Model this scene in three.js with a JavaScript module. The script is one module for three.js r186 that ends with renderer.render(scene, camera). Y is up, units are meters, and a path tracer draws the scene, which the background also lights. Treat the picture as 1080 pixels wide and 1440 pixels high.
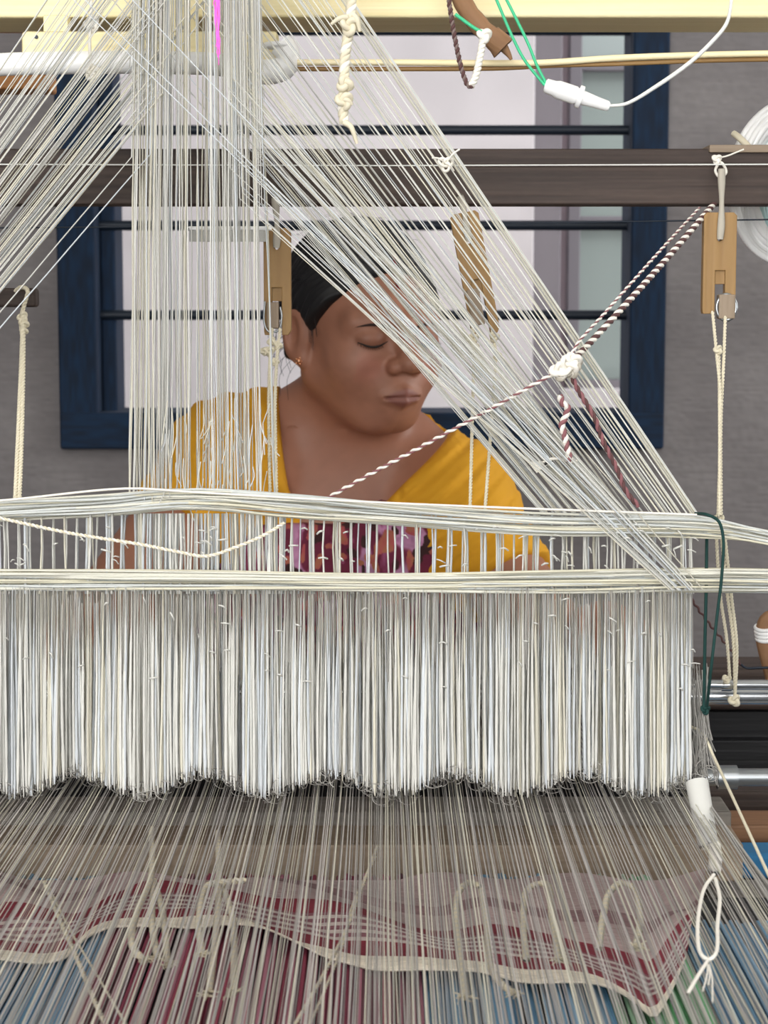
import * as THREE from 'three';
import { RoundedBoxGeometry } from 'three/addons/geometries/RoundedBoxGeometry.js';
import { mergeGeometries } from 'three/addons/utils/BufferGeometryUtils.js';
import { RectAreaLightUniformsLib } from 'three/addons/lights/RectAreaLightUniformsLib.js';

// ------------------------------------------------------------------ camera, sky, lights, exposure
const F = 2700, PITCH = Math.atan(300 / 2700);           // focal length in pixels of the 1080 x 1440 frame, downward tilt
const EYE = 1.2;                                          // camera height, metres
const scene = new THREE.Scene();
const camera = new THREE.PerspectiveCamera(2 * Math.atan(720 / F) * 180 / Math.PI, 1080 / 1440, 0.05, 60);
camera.position.set(0, EYE, 0);
camera.rotation.set(-PITCH, 0, 0);
camera.focus = 1.5;
camera.userData.fStop = 16;

const renderer = new THREE.WebGLRenderer({ antialias: true });
renderer.toneMapping = THREE.LinearToneMapping;
renderer.toneMappingExposure = 1.95;
renderer.shadowMap.enabled = true;
scene.background = new THREE.Color().setRGB(0.93, 0.97, 1.0);   // bright overcast sky
scene.backgroundIntensity = 1.75;
RectAreaLightUniformsLib.init();

const DAY = { w: 2.6, h: 1.5, x: -0.55, y: 1.75, z: 1.9, power: 4.6 };
const SIDE = { z0: -2.7, z1: -1.3, y0: 1.0, y1: 2.2, x: 2.3, power: 2.6 };                   // frosted window in the right-hand wall, beside the weaver     // frosted window behind the camera
const TUBES = [{ x: -0.25, z: -0.75, y: 2.42, power: 17 }, { x: 0.3, z: 0.5, y: 2.62, power: 36 }];   // ceiling tube lamps
{
  const a = new THREE.RectAreaLight(new THREE.Color().setRGB(1, 0.98, 0.96), DAY.power, DAY.w, DAY.h);
  a.position.set(DAY.x, DAY.y, DAY.z - 0.06); a.lookAt(DAY.x, DAY.y - 0.35, -2); a.name = 'window_daylight'; scene.add(a);
  const b = new THREE.RectAreaLight(new THREE.Color().setRGB(1, 0.98, 0.95), SIDE.power, SIDE.z1 - SIDE.z0, SIDE.y1 - SIDE.y0);
  b.position.set(SIDE.x - 0.06, (SIDE.y0 + SIDE.y1) / 2, (SIDE.z0 + SIDE.z1) / 2); b.lookAt(0, (SIDE.y0 + SIDE.y1) / 2, (SIDE.z0 + SIDE.z1) / 2); b.name = 'side_window_daylight'; scene.add(b);
}

// ------------------------------------------------------------------ helpers
const V = (x, y, z) => new THREE.Vector3(x, y, z);
const CP = Math.cos(PITCH), SP = Math.sin(PITCH);
function ray(px, py) {
  const x = (px - 540) / F, y = (720 - py) / F;
  return V(x, y * CP - SP, -(CP + y * SP));
}
function P(px, py, D) { const r = ray(px, py); return r.multiplyScalar(D / -r.z).add(V(0, EYE, 0)); }       // the point at distance D that was surveyed there
function Q(px, py, h) { const r = ray(px, py); return r.multiplyScalar((h - EYE) / r.y).add(V(0, EYE, 0)); } // the same on a level plane of height h
let seed = 7;
const rnd = () => { seed = (seed + 0x6d2b79f5) | 0; let t = Math.imul(seed ^ (seed >>> 15), 1 | seed); t = (t + Math.imul(t ^ (t >>> 7), 61 | t)) ^ t; return ((t ^ (t >>> 14)) >>> 0) / 4294967296; };
const rr = (a, b) => a + (b - a) * rnd();
const gauss = () => (rnd() + rnd() + rnd() - 1.5) / 0.75;
const clamp = (x, a, b) => Math.max(a, Math.min(b, x));
const lerp = (a, b, t) => a + (b - a) * t;
const sstep = (a, b, x) => { const t = clamp((x - a) / (b - a), 0, 1); return t * t * (3 - 2 * t); };

const used = new Map();
function numbered(n) { const k = used.get(n) || 0; used.set(n, k + 1); return k ? n + '_' + String(k).padStart(3, '0') : n; }
function tag(o, label, category, group, kind) {
  if (label) o.userData.label = label;
  if (category) o.userData.category = category;
  if (group) o.userData.group = group;
  if (kind) o.userData.kind = kind;
  return o;
}
function thing(name, label, category, group) { const g = new THREE.Group(); g.name = numbered(name); scene.add(g); return tag(g, label, category, group); }
function mesh(name, geo, mat, parent = scene) {
  const m = new THREE.Mesh(geo, mat); m.name = parent === scene ? numbered(name) : partName(parent, name);
  m.castShadow = m.receiveShadow = true; parent.add(m); return m;
}
function partName(parent, n) { parent.__n ??= {}; const k = parent.__n[n] = (parent.__n[n] || 0) + 1; return k > 1 ? n + '_' + String(k - 1).padStart(3, '0') : n; }
function structure(name, geo, mat, parent = scene) { const m = mesh(name, geo, mat, parent); if (parent === scene) m.userData.kind = 'structure'; return m; }

// uv in metres from the dominant direction of each face; the grain (u) runs along the axis called along
function metric(geo, along = 'x', ou = 0, ov = 0) {
  if (geo.index) geo = geo.toNonIndexed();
  const p = geo.attributes.position, n = geo.attributes.normal, uv = new Float32Array(p.count * 2);
  for (let i = 0; i < p.count; i++) {
    const a = [Math.abs(n.getX(i)), Math.abs(n.getY(i)), Math.abs(n.getZ(i))], c = { x: p.getX(i), y: p.getY(i), z: p.getZ(i) };
    const m = a[0] > a[1] && a[0] > a[2] ? 'x' : a[1] > a[2] ? 'y' : 'z';
    let rest = ['x', 'y', 'z'].filter((k) => k !== m);
    if (rest[1] === along) rest.reverse();
    uv[2 * i] = c[rest[0]] + ou; uv[2 * i + 1] = c[rest[1]] + ov;
  }
  geo.setAttribute('uv', new THREE.BufferAttribute(uv, 2));
  return geo;
}
function box(x0, x1, y0, y1, z0, z1, r = 0.002, along = 'x', seg = 2) {
  const w = Math.abs(x1 - x0), h = Math.abs(y1 - y0), d = Math.abs(z1 - z0);
  const g = new RoundedBoxGeometry(w, h, d, seg, Math.min(r, w / 2.1, h / 2.1, d / 2.1));
  g.translate((x0 + x1) / 2, (y0 + y1) / 2, (z0 + z1) / 2);
  return metric(g, along);
}
// a box whose front face (distance D) was surveyed between pixel corners, th metres deep
function pbox(px0, py0, px1, py1, D, th, r = 0.002, along = 'x') {
  const a = P(px0, py0, D), b = P(px1, py1, D);
  return box(a.x, b.x, b.y, a.y, -D - th, -D, r, along);
}

// ---- textures
function field(w, h, cells, sd) {          // wrapping value noise
  const [cx, cy] = cells, g = []; let s = sd * 9973 + 17;
  const r = () => { s = (s * 1664525 + 1013904223) >>> 0; return s / 4294967296; };
  for (let i = 0; i < cx * cy; i++) g.push(r());
  return (x, y) => {
    const fx = x / w * cx, fy = y / h * cy, ix = Math.floor(fx), iy = Math.floor(fy), tx = fx - ix, ty = fy - iy;
    const sx = tx * tx * (3 - 2 * tx), sy = ty * ty * (3 - 2 * ty), at = (i, j) => g[((j % cy + cy) % cy) * cx + ((i % cx + cx) % cx)];
    return lerp(lerp(at(ix, iy), at(ix + 1, iy), sx), lerp(at(ix, iy + 1), at(ix + 1, iy + 1), sx), sy);
  };
}
function texture(w, h, f, srgb = true, rep = [1, 1]) {
  const d = new Uint8Array(w * h * 4);
  for (let y = 0; y < h; y++) for (let x = 0; x < w; x++) {
    const c = f(x, y), i = 4 * (y * w + x);
    for (let k = 0; k < 3; k++) d[i + k] = clamp(Math.round(Array.isArray(c) ? c[k] : c), 0, 255);
    d[i + 3] = 255;
  }
  const t = new THREE.DataTexture(d, w, h);
  t.wrapS = t.wrapT = THREE.RepeatWrapping; t.magFilter = THREE.LinearFilter; t.repeat.set(...rep);
  if (srgb) t.colorSpace = THREE.SRGBColorSpace;
  t.needsUpdate = true; return t;
}
const mixc = (a, b, t) => a.map((v, i) => lerp(v, b[i], t));
const rgb = (h) => [(h >> 16) & 255, (h >> 8) & 255, h & 255];
function wood(light, dark, sd, rough = 0.6, fine = 1) {
  const W = 512, H = 256, a = field(W, H, [5, 48], sd), b = field(W, H, [9, 128], sd + 1), c = field(W, H, [3, 5], sd + 2), e = field(W, H, [90, 120], sd + 3);
  const L = rgb(light), K = rgb(dark);
  const v = (x, y) => clamp(0.42 * a(x, y) + 0.32 * b(x, y) * fine + 0.28 * c(x, y) + 0.1 * (e(x, y) - 0.5), 0, 1);
  return new THREE.MeshStandardMaterial({ map: texture(W, H, (x, y) => mixc(L, K, v(x, y)), true, [1.6, 5]), bumpMap: texture(W, H, (x, y) => 255 * (1 - v(x, y)), false, [1.6, 5]), bumpScale: 0.0006, roughness: rough });
}
const M = {};
const std = (color, roughness = 0.7, extra = {}) => new THREE.MeshStandardMaterial({ color, roughness, ...extra });

// ---- tubes: many thin cords collected into one geometry
class Tubes {
  constructor(sides = 5) { this.s = sides; this.p = []; this.n = []; this.c = []; this.t = []; this.i = []; this.count = 0; }
  add(pts, rad, col = [1, 1, 1]) {
    const S = this.s, N = pts.length, base = this.count, t = V(0, 0, 0), u = V(0, 0, 0), w = V(0, 0, 0), up = V(0, 0, 0);
    let prev = null, len = 0;
    for (let k = 0; k < N; k++) {
      if (k) len += pts[k].distanceTo(pts[k - 1]);
      t.subVectors(pts[Math.min(N - 1, k + 1)], pts[Math.max(0, k - 1)]).normalize();
      if (!prev) { up.set(0, 0, 1); if (Math.abs(t.z) > 0.8) up.set(1, 0, 0); u.crossVectors(up, t).normalize(); }
      else { u.copy(prev).addScaledVector(t, -prev.dot(t)).normalize(); }
      prev = prev || V(0, 0, 0); prev.copy(u); w.crossVectors(t, u);
      const r = typeof rad === 'number' ? rad : typeof rad === 'function' ? rad(k / (N - 1)) : rad[k];
      const cc = typeof col === 'function' ? col(k / (N - 1)) : col;
      for (let j = 0; j < S; j++) {
        const a = j / S * Math.PI * 2, c = Math.cos(a), s = Math.sin(a), nx = u.x * c + w.x * s, ny = u.y * c + w.y * s, nz = u.z * c + w.z * s;
        this.p.push(pts[k].x + nx * r, pts[k].y + ny * r, pts[k].z + nz * r); this.n.push(nx, ny, nz); this.c.push(cc[0], cc[1], cc[2]); this.t.push(len, a * r + base * 0.013);
      }
    }
    for (let k = 0; k < N - 1; k++) for (let j = 0; j < S; j++) {
      const a = base + k * S + j, b = base + k * S + (j + 1) % S, c = a + S, d = b + S;
      this.i.push(a, b, c, b, d, c);
    }
    for (const [k0, f] of [[0, 1], [N - 1, 0]]) for (let j = 1; j < S - 1; j++) {
      const b = base + k0 * S; f ? this.i.push(b, b + j + 1, b + j) : this.i.push(b, b + j, b + j + 1);
    }
    this.count += N * S; return this;
  }
  geo() {
    const g = new THREE.BufferGeometry();
    g.setAttribute('position', new THREE.Float32BufferAttribute(this.p, 3));
    g.setAttribute('normal', new THREE.Float32BufferAttribute(this.n, 3));
    g.setAttribute('color', new THREE.Float32BufferAttribute(this.c, 3));
    g.setAttribute('uv', new THREE.Float32BufferAttribute(this.t, 2));
    g.setIndex(this.i); return g;
  }
}
const curve = (pts, n, tension = 0.5) => new THREE.CatmullRomCurve3(pts, false, 'centripetal', tension).getSpacedPoints(n);
function line(a, b, n) { const o = []; for (let k = 0; k <= n; k++) o.push(a.clone().lerp(b, k / n)); return o; }
function tube(pts, r, sides = 8, n = 40) { return new Tubes(sides).add(curve(pts, n), r).geo(); }
function jitterLine(a, b, n, w) { const o = line(a, b, n); for (let k = 1; k < n; k++) { o[k].x += gauss() * w; o[k].y += gauss() * w * 0.5; } return o; }
// helix strands of a laid rope about a path
function strand(path, off, rs, pitch, phase, sides = 6) {
  const c = new THREE.CatmullRomCurve3(path, false, 'centripetal'), L = c.getLength(), n = Math.min(900, Math.ceil(L / pitch * 9)), P0 = c.getSpacedPoints(n), out = [];
  let u = null; const t = V(0, 0, 0), w = V(0, 0, 0);
  for (let k = 0; k <= n; k++) {
    t.subVectors(P0[Math.min(n, k + 1)], P0[Math.max(0, k - 1)]).normalize();
    if (!u) { u = V(0, 0, 1); if (Math.abs(t.z) > 0.8) u.set(1, 0, 0); }
    u.addScaledVector(t, -u.dot(t)).normalize(); w.crossVectors(t, u);
    const a = phase + k / n * L / pitch * Math.PI * 2;
    out.push(P0[k].clone().addScaledVector(u, Math.cos(a) * off).addScaledVector(w, Math.sin(a) * off));
  }
  return new Tubes(sides).add(out, rs).geo();
}
function rope(parent, path, r, pitch, mats) { mats.forEach((m, k) => mesh('strand', strand(path, r * 0.5, r * 0.62, pitch, k / mats.length * Math.PI * 2), m, parent)); }
// an overhand knot: a small trefoil lump
function knotGeo(at, size, r, turn = 0) {
  const pts = []; for (let k = 0; k <= 60; k++) { const a = k / 60 * Math.PI * 2; pts.push(V((Math.sin(a) + 2 * Math.sin(2 * a)) / 3 * size, (Math.cos(a) - 2 * Math.cos(2 * a)) / 3 * size, -Math.sin(3 * a) * size * 0.4)); }
  const g = new Tubes(7).add(pts, r).geo(); g.rotateZ(turn); g.translate(at.x, at.y, at.z); return g;
}

// ---- surfaces of implicit solids (naive surface nets)
function nets(f, lo, hi, h, paint) {
  const nx = Math.ceil((hi.x - lo.x) / h) + 1, ny = Math.ceil((hi.y - lo.y) / h) + 1, nz = Math.ceil((hi.z - lo.z) / h) + 1;
  const g = new Float32Array(nx * ny * nz), id = (i, j, k) => (k * ny + j) * nx + i;
  for (let k = 0; k < nz; k++) for (let j = 0; j < ny; j++) for (let i = 0; i < nx; i++) g[id(i, j, k)] = f(lo.x + i * h, lo.y + j * h, lo.z + k * h);
  const vi = new Int32Array(nx * ny * nz).fill(-1), pos = [], nor = [], col = [], idx = [], e = h * 0.35;
  for (let k = 0; k < nz - 1; k++) for (let j = 0; j < ny - 1; j++) for (let i = 0; i < nx - 1; i++) {
    let n = 0, x = 0, y = 0, z = 0, neg = 0;
    const v = [];
    for (let c = 0; c < 8; c++) { const q = g[id(i + (c & 1), j + ((c >> 1) & 1), k + (c >> 2))]; v.push(q); if (q < 0) neg++; }
    if (neg === 0 || neg === 8) continue;
    for (const [a, b] of EDGES) {
      if ((v[a] < 0) === (v[b] < 0)) continue;
      const t = v[a] / (v[a] - v[b]);
      x += (a & 1) + t * ((b & 1) - (a & 1)); y += ((a >> 1) & 1) + t * (((b >> 1) & 1) - ((a >> 1) & 1)); z += (a >> 2) + t * ((b >> 2) - (a >> 2)); n++;
    }
    let X = lo.x + (i + x / n) * h, Y = lo.y + (j + y / n) * h, Z = lo.z + (k + z / n) * h;
    let gx = f(X + e, Y, Z) - f(X - e, Y, Z), gy = f(X, Y + e, Z) - f(X, Y - e, Z), gz = f(X, Y, Z + e) - f(X, Y, Z - e);
    const gl = Math.hypot(gx, gy, gz) || 1, d = clamp(f(X, Y, Z) / Math.max(gl / (2 * e), 0.3), -h * 0.4, h * 0.4); gx /= gl; gy /= gl; gz /= gl;
    X -= gx * d; Y -= gy * d; Z -= gz * d;
    vi[id(i, j, k)] = pos.length / 3; pos.push(X, Y, Z); nor.push(gx, gy, gz);
    if (paint) col.push(...paint(X, Y, Z));
  }
  for (let k = 1; k < nz - 1; k++) for (let j = 1; j < ny - 1; j++) for (let i = 1; i < nx - 1; i++) {
    const a = g[id(i, j, k)] < 0;
    const face = (q, p0, p1, p2, p3) => { if (p0 < 0 || p1 < 0 || p2 < 0 || p3 < 0) return; q ? idx.push(p0, p1, p2, p0, p2, p3) : idx.push(p0, p2, p1, p0, p3, p2); };
    if (a !== g[id(i + 1, j, k)] < 0) face(a, vi[id(i, j - 1, k - 1)], vi[id(i, j, k - 1)], vi[id(i, j, k)], vi[id(i, j - 1, k)]);
    if (a !== g[id(i, j + 1, k)] < 0) face(a, vi[id(i - 1, j, k - 1)], vi[id(i - 1, j, k)], vi[id(i, j, k)], vi[id(i, j, k - 1)]);
    if (a !== g[id(i, j, k + 1)] < 0) face(a, vi[id(i - 1, j - 1, k)], vi[id(i, j - 1, k)], vi[id(i, j, k)], vi[id(i - 1, j, k)]);
  }
  const geo = new THREE.BufferGeometry();
  geo.setAttribute('position', new THREE.Float32BufferAttribute(pos, 3)); geo.setAttribute('normal', new THREE.Float32BufferAttribute(nor, 3));
  if (paint) geo.setAttribute('color', new THREE.Float32BufferAttribute(col, 3));
  geo.setIndex(idx); return geo;
}
const EDGES = [[0, 1], [2, 3], [4, 5], [6, 7], [0, 2], [1, 3], [4, 6], [5, 7], [0, 4], [1, 5], [2, 6], [3, 7]];
const smin = (a, b, k) => { const h = Math.max(k - Math.abs(a - b), 0) / k; return Math.min(a, b) - h * h * k * 0.25; };
const smax = (a, b, k) => -smin(-a, -b, k);
function ell(x, y, z, cx, cy, cz, rx, ry, rz) {
  const ax = (x - cx) / rx, ay = (y - cy) / ry, az = (z - cz) / rz, k0 = Math.hypot(ax, ay, az), k1 = Math.hypot(ax / rx, ay / ry, az / rz);
  return k1 < 1e-6 ? -Math.min(rx, ry, rz) : k0 * (k0 - 1) / k1;
}
function cap(x, y, z, a, b, ra, rb) {
  const bx = b.x - a.x, by = b.y - a.y, bz = b.z - a.z, px = x - a.x, py = y - a.y, pz = z - a.z;
  const t = clamp((px * bx + py * by + pz * bz) / (bx * bx + by * by + bz * bz), 0, 1);
  return Math.hypot(px - bx * t, py - by * t, pz - bz * t) - lerp(ra, rb, t);
}
const sn = (() => { const a = field(64, 64, [64, 64], 91); return (x, y) => a(((x % 64) + 64) % 64, ((y % 64) + 64) % 64); })();
// ------------------------------------------------------------------ materials
{
  const pl = field(512, 512, [120, 160], 5), p2 = field(512, 512, [14, 12], 6), p3 = field(512, 512, [40, 256], 8);
  M.wall = new THREE.MeshStandardMaterial({ map: texture(512, 512, (x, y) => mixc([139, 135, 135], [113, 109, 110], clamp(0.55 * p2(x, y) + 0.3 * p3(x, y) + 0.2 * pl(x, y), 0, 1))), bumpMap: texture(512, 512, (x, y) => 255 * (0.5 * pl(x, y) + 0.5 * p3(x, y)), false), bumpScale: 0.0012, roughness: 0.9 });
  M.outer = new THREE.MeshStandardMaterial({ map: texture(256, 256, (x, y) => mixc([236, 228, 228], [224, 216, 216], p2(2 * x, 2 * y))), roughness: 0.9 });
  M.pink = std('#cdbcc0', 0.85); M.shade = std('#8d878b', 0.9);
  M.floor = new THREE.MeshStandardMaterial({ map: texture(256, 256, (x, y) => mixc([96, 92, 88], [70, 67, 64], p2(2 * x, 2 * y))), roughness: 0.85 });
  M.white = std('#d9d8d4', 0.85);
  M.navy = new THREE.MeshStandardMaterial({ map: texture(256, 256, (x, y) => mixc([3, 40, 70], [0, 22, 44], p3(2 * x, 2 * y))), roughness: 0.85 });
  M.iron = std('#14202e', 0.5, { metalness: 0.2 });
  M.pane = std('#a9b4ae', 0.25); M.pane2 = std('#bcc6c2', 0.3);
  M.darkwood = wood(0x56473f, 0x2c2320, 21, 0.7);
  M.blackwood = wood(0x191a1f, 0x0a0b0e, 22, 0.6);
  M.beamwood = wood(0xa69583, 0x84735f, 23, 0.7);
  M.greywood = wood(0x8c867e, 0x6b665f, 24, 0.7);
  M.tanwood = wood(0xab8957, 0x8d6c40, 25, 0.6);
  M.palewood = wood(0xfdf3cb, 0xeadba6, 26, 0.7);
  M.orangewood = wood(0xc9935a, 0x9c6636, 27, 0.65);
  M.stick = wood(0xa9805c, 0x7a5a40, 28, 0.75);
  M.bamboo = wood(0xfff4d2, 0xf0dca4, 29, 0.5);
  M.plank = wood(0x9a7250, 0x6b4a33, 30, 0.6);
  M.chrome = new THREE.MeshStandardMaterial({ color: '#d3d7da', metalness: 0.95, roughness: 0.18 });
  M.steel = new THREE.MeshStandardMaterial({ color: '#a8adb0', metalness: 0.85, roughness: 0.32 });
  M.pvc = std('#f4f5f5', 0.35);
  M.thread = new THREE.MeshStandardMaterial({ color: '#ffffff', vertexColors: true, roughness: 0.75 });
  M.cord = std('#ddd5bd', 0.85); M.corddark = std('#7d6c68', 0.85); M.cordold = std('#c4baa2', 0.9); M.paper = std('#cfcfca', 0.8); M.cordwhite = std('#f0ece2', 0.85); M.cordgrey = std('#b9b3a6', 0.85); M.cordbrown = std('#5a3d3c', 0.85); M.cordrose = std('#8a5a5e', 0.85);
  M.green = std('#3cc08a', 0.45); M.dgreen = std('#0f3a36', 0.8); M.cable = std('#e6e8e4', 0.45); M.pink2 = std('#ff6fd8', 0.7);
  M.teal = std('#bfe0e0', 0.5);
}
const TC = { white: [0.69, 0.69, 0.65], cream: [0.67, 0.645, 0.54], cool: [0.63, 0.67, 0.70], grey: [0.46, 0.445, 0.415] };
const shadeOf = (c, k) => c.map((v) => v * k);
const pick = (...a) => a[Math.floor(rnd() * a.length)];

// ------------------------------------------------------------------ the room
const WZ = -3.0, ROOM = { x0: -2.4, x1: 2.3, y1: 2.75, z1: 2.0 };
const HOLE = { x0: P(85, 500, 3).x, x1: P(933, 500, 3).x, y0: P(500, 630, 3).y, y1: P(500, -170, 3).y };
function slabWithHole(x0, x1, y0, y1, h, th) {
  const s = new THREE.Shape([new THREE.Vector2(x0, y0), new THREE.Vector2(x1, y0), new THREE.Vector2(x1, y1), new THREE.Vector2(x0, y1)]);
  s.holes.push(new THREE.Path([new THREE.Vector2(h.x0, h.y0), new THREE.Vector2(h.x0, h.y1), new THREE.Vector2(h.x1, h.y1), new THREE.Vector2(h.x1, h.y0)]));
  return new THREE.ExtrudeGeometry(s, { depth: th, bevelEnabled: false });
}
{
  const g = slabWithHole(ROOM.x0 - 0.2, ROOM.x1 + 0.2, 0, ROOM.y1, HOLE, 0.22); g.translate(0, 0, WZ - 0.22);
  structure('wall_back', metric(g), M.wall);
  structure('wall_left', box(ROOM.x0 - 0.2, ROOM.x0, 0, ROOM.y1, WZ, ROOM.z1, 0.001, 'z'), M.wall);
  {
    const h = { x0: -SIDE.z1, x1: -SIDE.z0, y0: SIDE.y0, y1: SIDE.y1 }, gr = slabWithHole(-ROOM.z1, -WZ, 0, ROOM.y1, h, 0.2); gr.rotateY(Math.PI / 2); gr.translate(ROOM.x1, 0, 0);
    structure('wall_right', metric(gr, 'z'), M.wall);
    const w = thing('window_4'); w.userData.kind = 'structure';
    const fr = new THREE.MeshStandardMaterial({ color: '#e8eef2', emissive: '#eef3f6', emissiveIntensity: 0.9, roughness: 0.6 }), m = (SIDE.z0 + SIDE.z1) / 2;
    for (const [a, b] of [[SIDE.z0, m], [m, SIDE.z1]]) mesh('pane', box(ROOM.x1 + 0.03, ROOM.x1 + 0.04, SIDE.y0 + 0.02, SIDE.y1 - 0.02, a + 0.02, b - 0.02, 0.001), fr, w);
    for (const z of [SIDE.z0 + 0.02, m, SIDE.z1 - 0.02]) mesh('mullion', box(ROOM.x1, ROOM.x1 + 0.06, SIDE.y0, SIDE.y1, z - 0.025, z + 0.025, 0.004, 'y'), M.navy, w);
    for (const y of [SIDE.y0 + 0.02, SIDE.y1 - 0.02]) mesh('rail', box(ROOM.x1, ROOM.x1 + 0.06, y - 0.025, y + 0.025, SIDE.z0, SIDE.z1, 0.004, 'z'), M.navy, w);
  }
  const d = { x0: DAY.x - DAY.w / 2, x1: DAY.x + DAY.w / 2, y0: DAY.y - DAY.h / 2, y1: DAY.y + DAY.h / 2 };
  const gf = slabWithHole(ROOM.x0 - 0.2, ROOM.x1 + 0.2, 0, ROOM.y1, d, 0.2); gf.translate(0, 0, ROOM.z1);
  structure('wall_front', metric(gf), M.wall);
  structure('floor', box(ROOM.x0 - 0.2, ROOM.x1 + 0.2, -0.2, 0, WZ - 0.2, ROOM.z1 + 0.2), M.floor);
  structure('ceiling', box(ROOM.x0 - 0.2, ROOM.x1 + 0.2, ROOM.y1, ROOM.y1 + 0.2, WZ - 0.2, ROOM.z1 + 0.2), M.white);
  // window behind the camera: frosted panes in a navy frame
  const w2 = thing('window_2'); w2.userData.kind = 'structure';
  const glow = new THREE.MeshStandardMaterial({ color: '#e8eef2', emissive: '#eef3f6', emissiveIntensity: 0.9, roughness: 0.6 });
  for (let k = 0; k < 3; k++) mesh('pane', box(d.x0 + k * DAY.w / 3 + 0.02, d.x0 + (k + 1) * DAY.w / 3 - 0.02, d.y0 + 0.02, d.y1 - 0.02, ROOM.z1 + 0.02, ROOM.z1 + 0.03, 0.001), glow, w2);
  for (let k = 0; k < 4; k++) { const x = d.x0 + k * DAY.w / 3; mesh('mullion', box(x - 0.03, x + 0.03, d.y0, d.y1, ROOM.z1, ROOM.z1 + 0.05, 0.004, 'y'), M.navy, w2); }
  for (const y of [d.y0, d.y1]) mesh('rail', box(d.x0, d.x1, y - 0.03, y + 0.03, ROOM.z1, ROOM.z1 + 0.05, 0.004), M.navy, w2);
}
// the barred navy window behind the weaver
{
  const w = thing('window_1'); w.userData.kind = 'structure';
  const y0 = HOLE.y0, y1 = HOLE.y1, xl = P(137, 400, 3).x, xi = P(159, 400, 3).x, xr = P(884, 400, 3).x, ys = P(500, 579, 3).y;
  mesh('jamb', box(HOLE.x0, xl, y0, y1, WZ - 0.1, WZ + 0.02, 0.004, 'y'), M.navy, w);
  mesh('jamb', box(xl, xi, y0, y1, WZ - 0.12, WZ - 0.03, 0.004, 'y'), M.navy, w);
  mesh('jamb', box(xr, HOLE.x1, y0, y1, WZ - 0.1, WZ + 0.02, 0.004, 'y'), M.navy, w);
  mesh('sill', box(HOLE.x0 + 0.001, HOLE.x1 - 0.001, y0, ys, WZ - 0.12, WZ + 0.025, 0.004), M.navy, w);
  mesh('head', box(HOLE.x0 + 0.001, HOLE.x1 - 0.001, y1 - 0.06, y1, WZ - 0.12, WZ + 0.022, 0.004), M.navy, w);
  for (const py of [-95, 43, 183, 317, 443]) {
    const a = P(540, py, 3.03), g = new THREE.CylinderGeometry(0.0078, 0.0078, xr - xl + 0.02, 12); g.rotateZ(Math.PI / 2); g.translate((xl + xr) / 2, a.y, -3.03);
    mesh('bar', g, M.iron, w);
  }
}
// the neighbouring house outside
{
  const n = thing('neighbour_wall'); n.userData.kind = 'structure';
  const D = 4.3, xe = P(750, 400, D).x;
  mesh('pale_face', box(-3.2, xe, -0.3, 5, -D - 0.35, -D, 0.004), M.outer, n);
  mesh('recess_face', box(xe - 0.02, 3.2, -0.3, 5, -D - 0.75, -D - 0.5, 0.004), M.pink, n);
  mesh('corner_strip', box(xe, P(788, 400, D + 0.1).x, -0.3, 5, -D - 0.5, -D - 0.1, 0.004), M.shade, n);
  const f = D + 0.5;
  const wd = thing('window_3'); wd.userData.kind = 'structure';
  const px = [816, 960], py = [-260, 95, 312, 540];
  const a = P(px[0], 100, f), b = P(px[1], 100, f);
  for (let k = 0; k < 3; k++) mesh('pane', box(a.x, b.x, P(0, py[k + 1], f).y + 0.012, P(0, py[k], f).y - 0.012, -f + 0.0, -f + 0.015, 0.002), k ? M.pane : M.pane2, wd);
  mesh('stile', box(a.x - 0.03, a.x, P(0, 545, f).y, P(0, -260, f).y, -f, -f + 0.045, 0.003, 'y'), M.shade, wd);
  for (const y of py) mesh('rail', box(a.x, b.x, P(0, y, f).y - 0.012, P(0, y, f).y + 0.012, -f, -f + 0.04, 0.003), M.shade, wd);
  mesh('ledge', box(P(786, 500, f).x, b.x, P(0, 600, f).y, P(0, 545, f).y, -f, -f + 0.08, 0.004), M.outer, wd);
  structure('ground_outside', box(-4, 4, -0.35, -0.3, -8, WZ - 0.25), M.floor);
}
// ceiling tube lamps, above and behind the camera
for (const t of TUBES) {
  const l = thing('tube_lamp', t.z < 0 ? 'white ceiling tube lamp over the middle of the loom' : 'white ceiling tube lamp behind the viewer', 'lamp');
  mesh('housing', box(t.x - 0.62, t.x + 0.62, t.y + 0.03, t.y + 0.075, t.z - 0.035, t.z + 0.035, 0.008), M.white, l);
  mesh('stem', box(t.x - 0.01, t.x + 0.01, t.y + 0.075, ROOM.y1, t.z - 0.01, t.z + 0.01, 0.002, 'y'), M.white, l);
  const g = new THREE.CylinderGeometry(0.014, 0.014, 1.2, 14); g.rotateZ(Math.PI / 2); g.translate(t.x, t.y + 0.012, t.z);
  mesh('lamp_tube', g, new THREE.MeshStandardMaterial({ color: '#ffffff', emissive: '#fff6ea', emissiveIntensity: 4 }), l);
  const a = new THREE.RectAreaLight(new THREE.Color().setRGB(1, 0.97, 0.93), t.power, 1.2, 0.03);
  a.position.set(t.x, t.y - 0.006, t.z); a.lookAt(t.x, 0, t.z - 0.001); a.name = 'tube_glow'; l.add(a);
}

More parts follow.
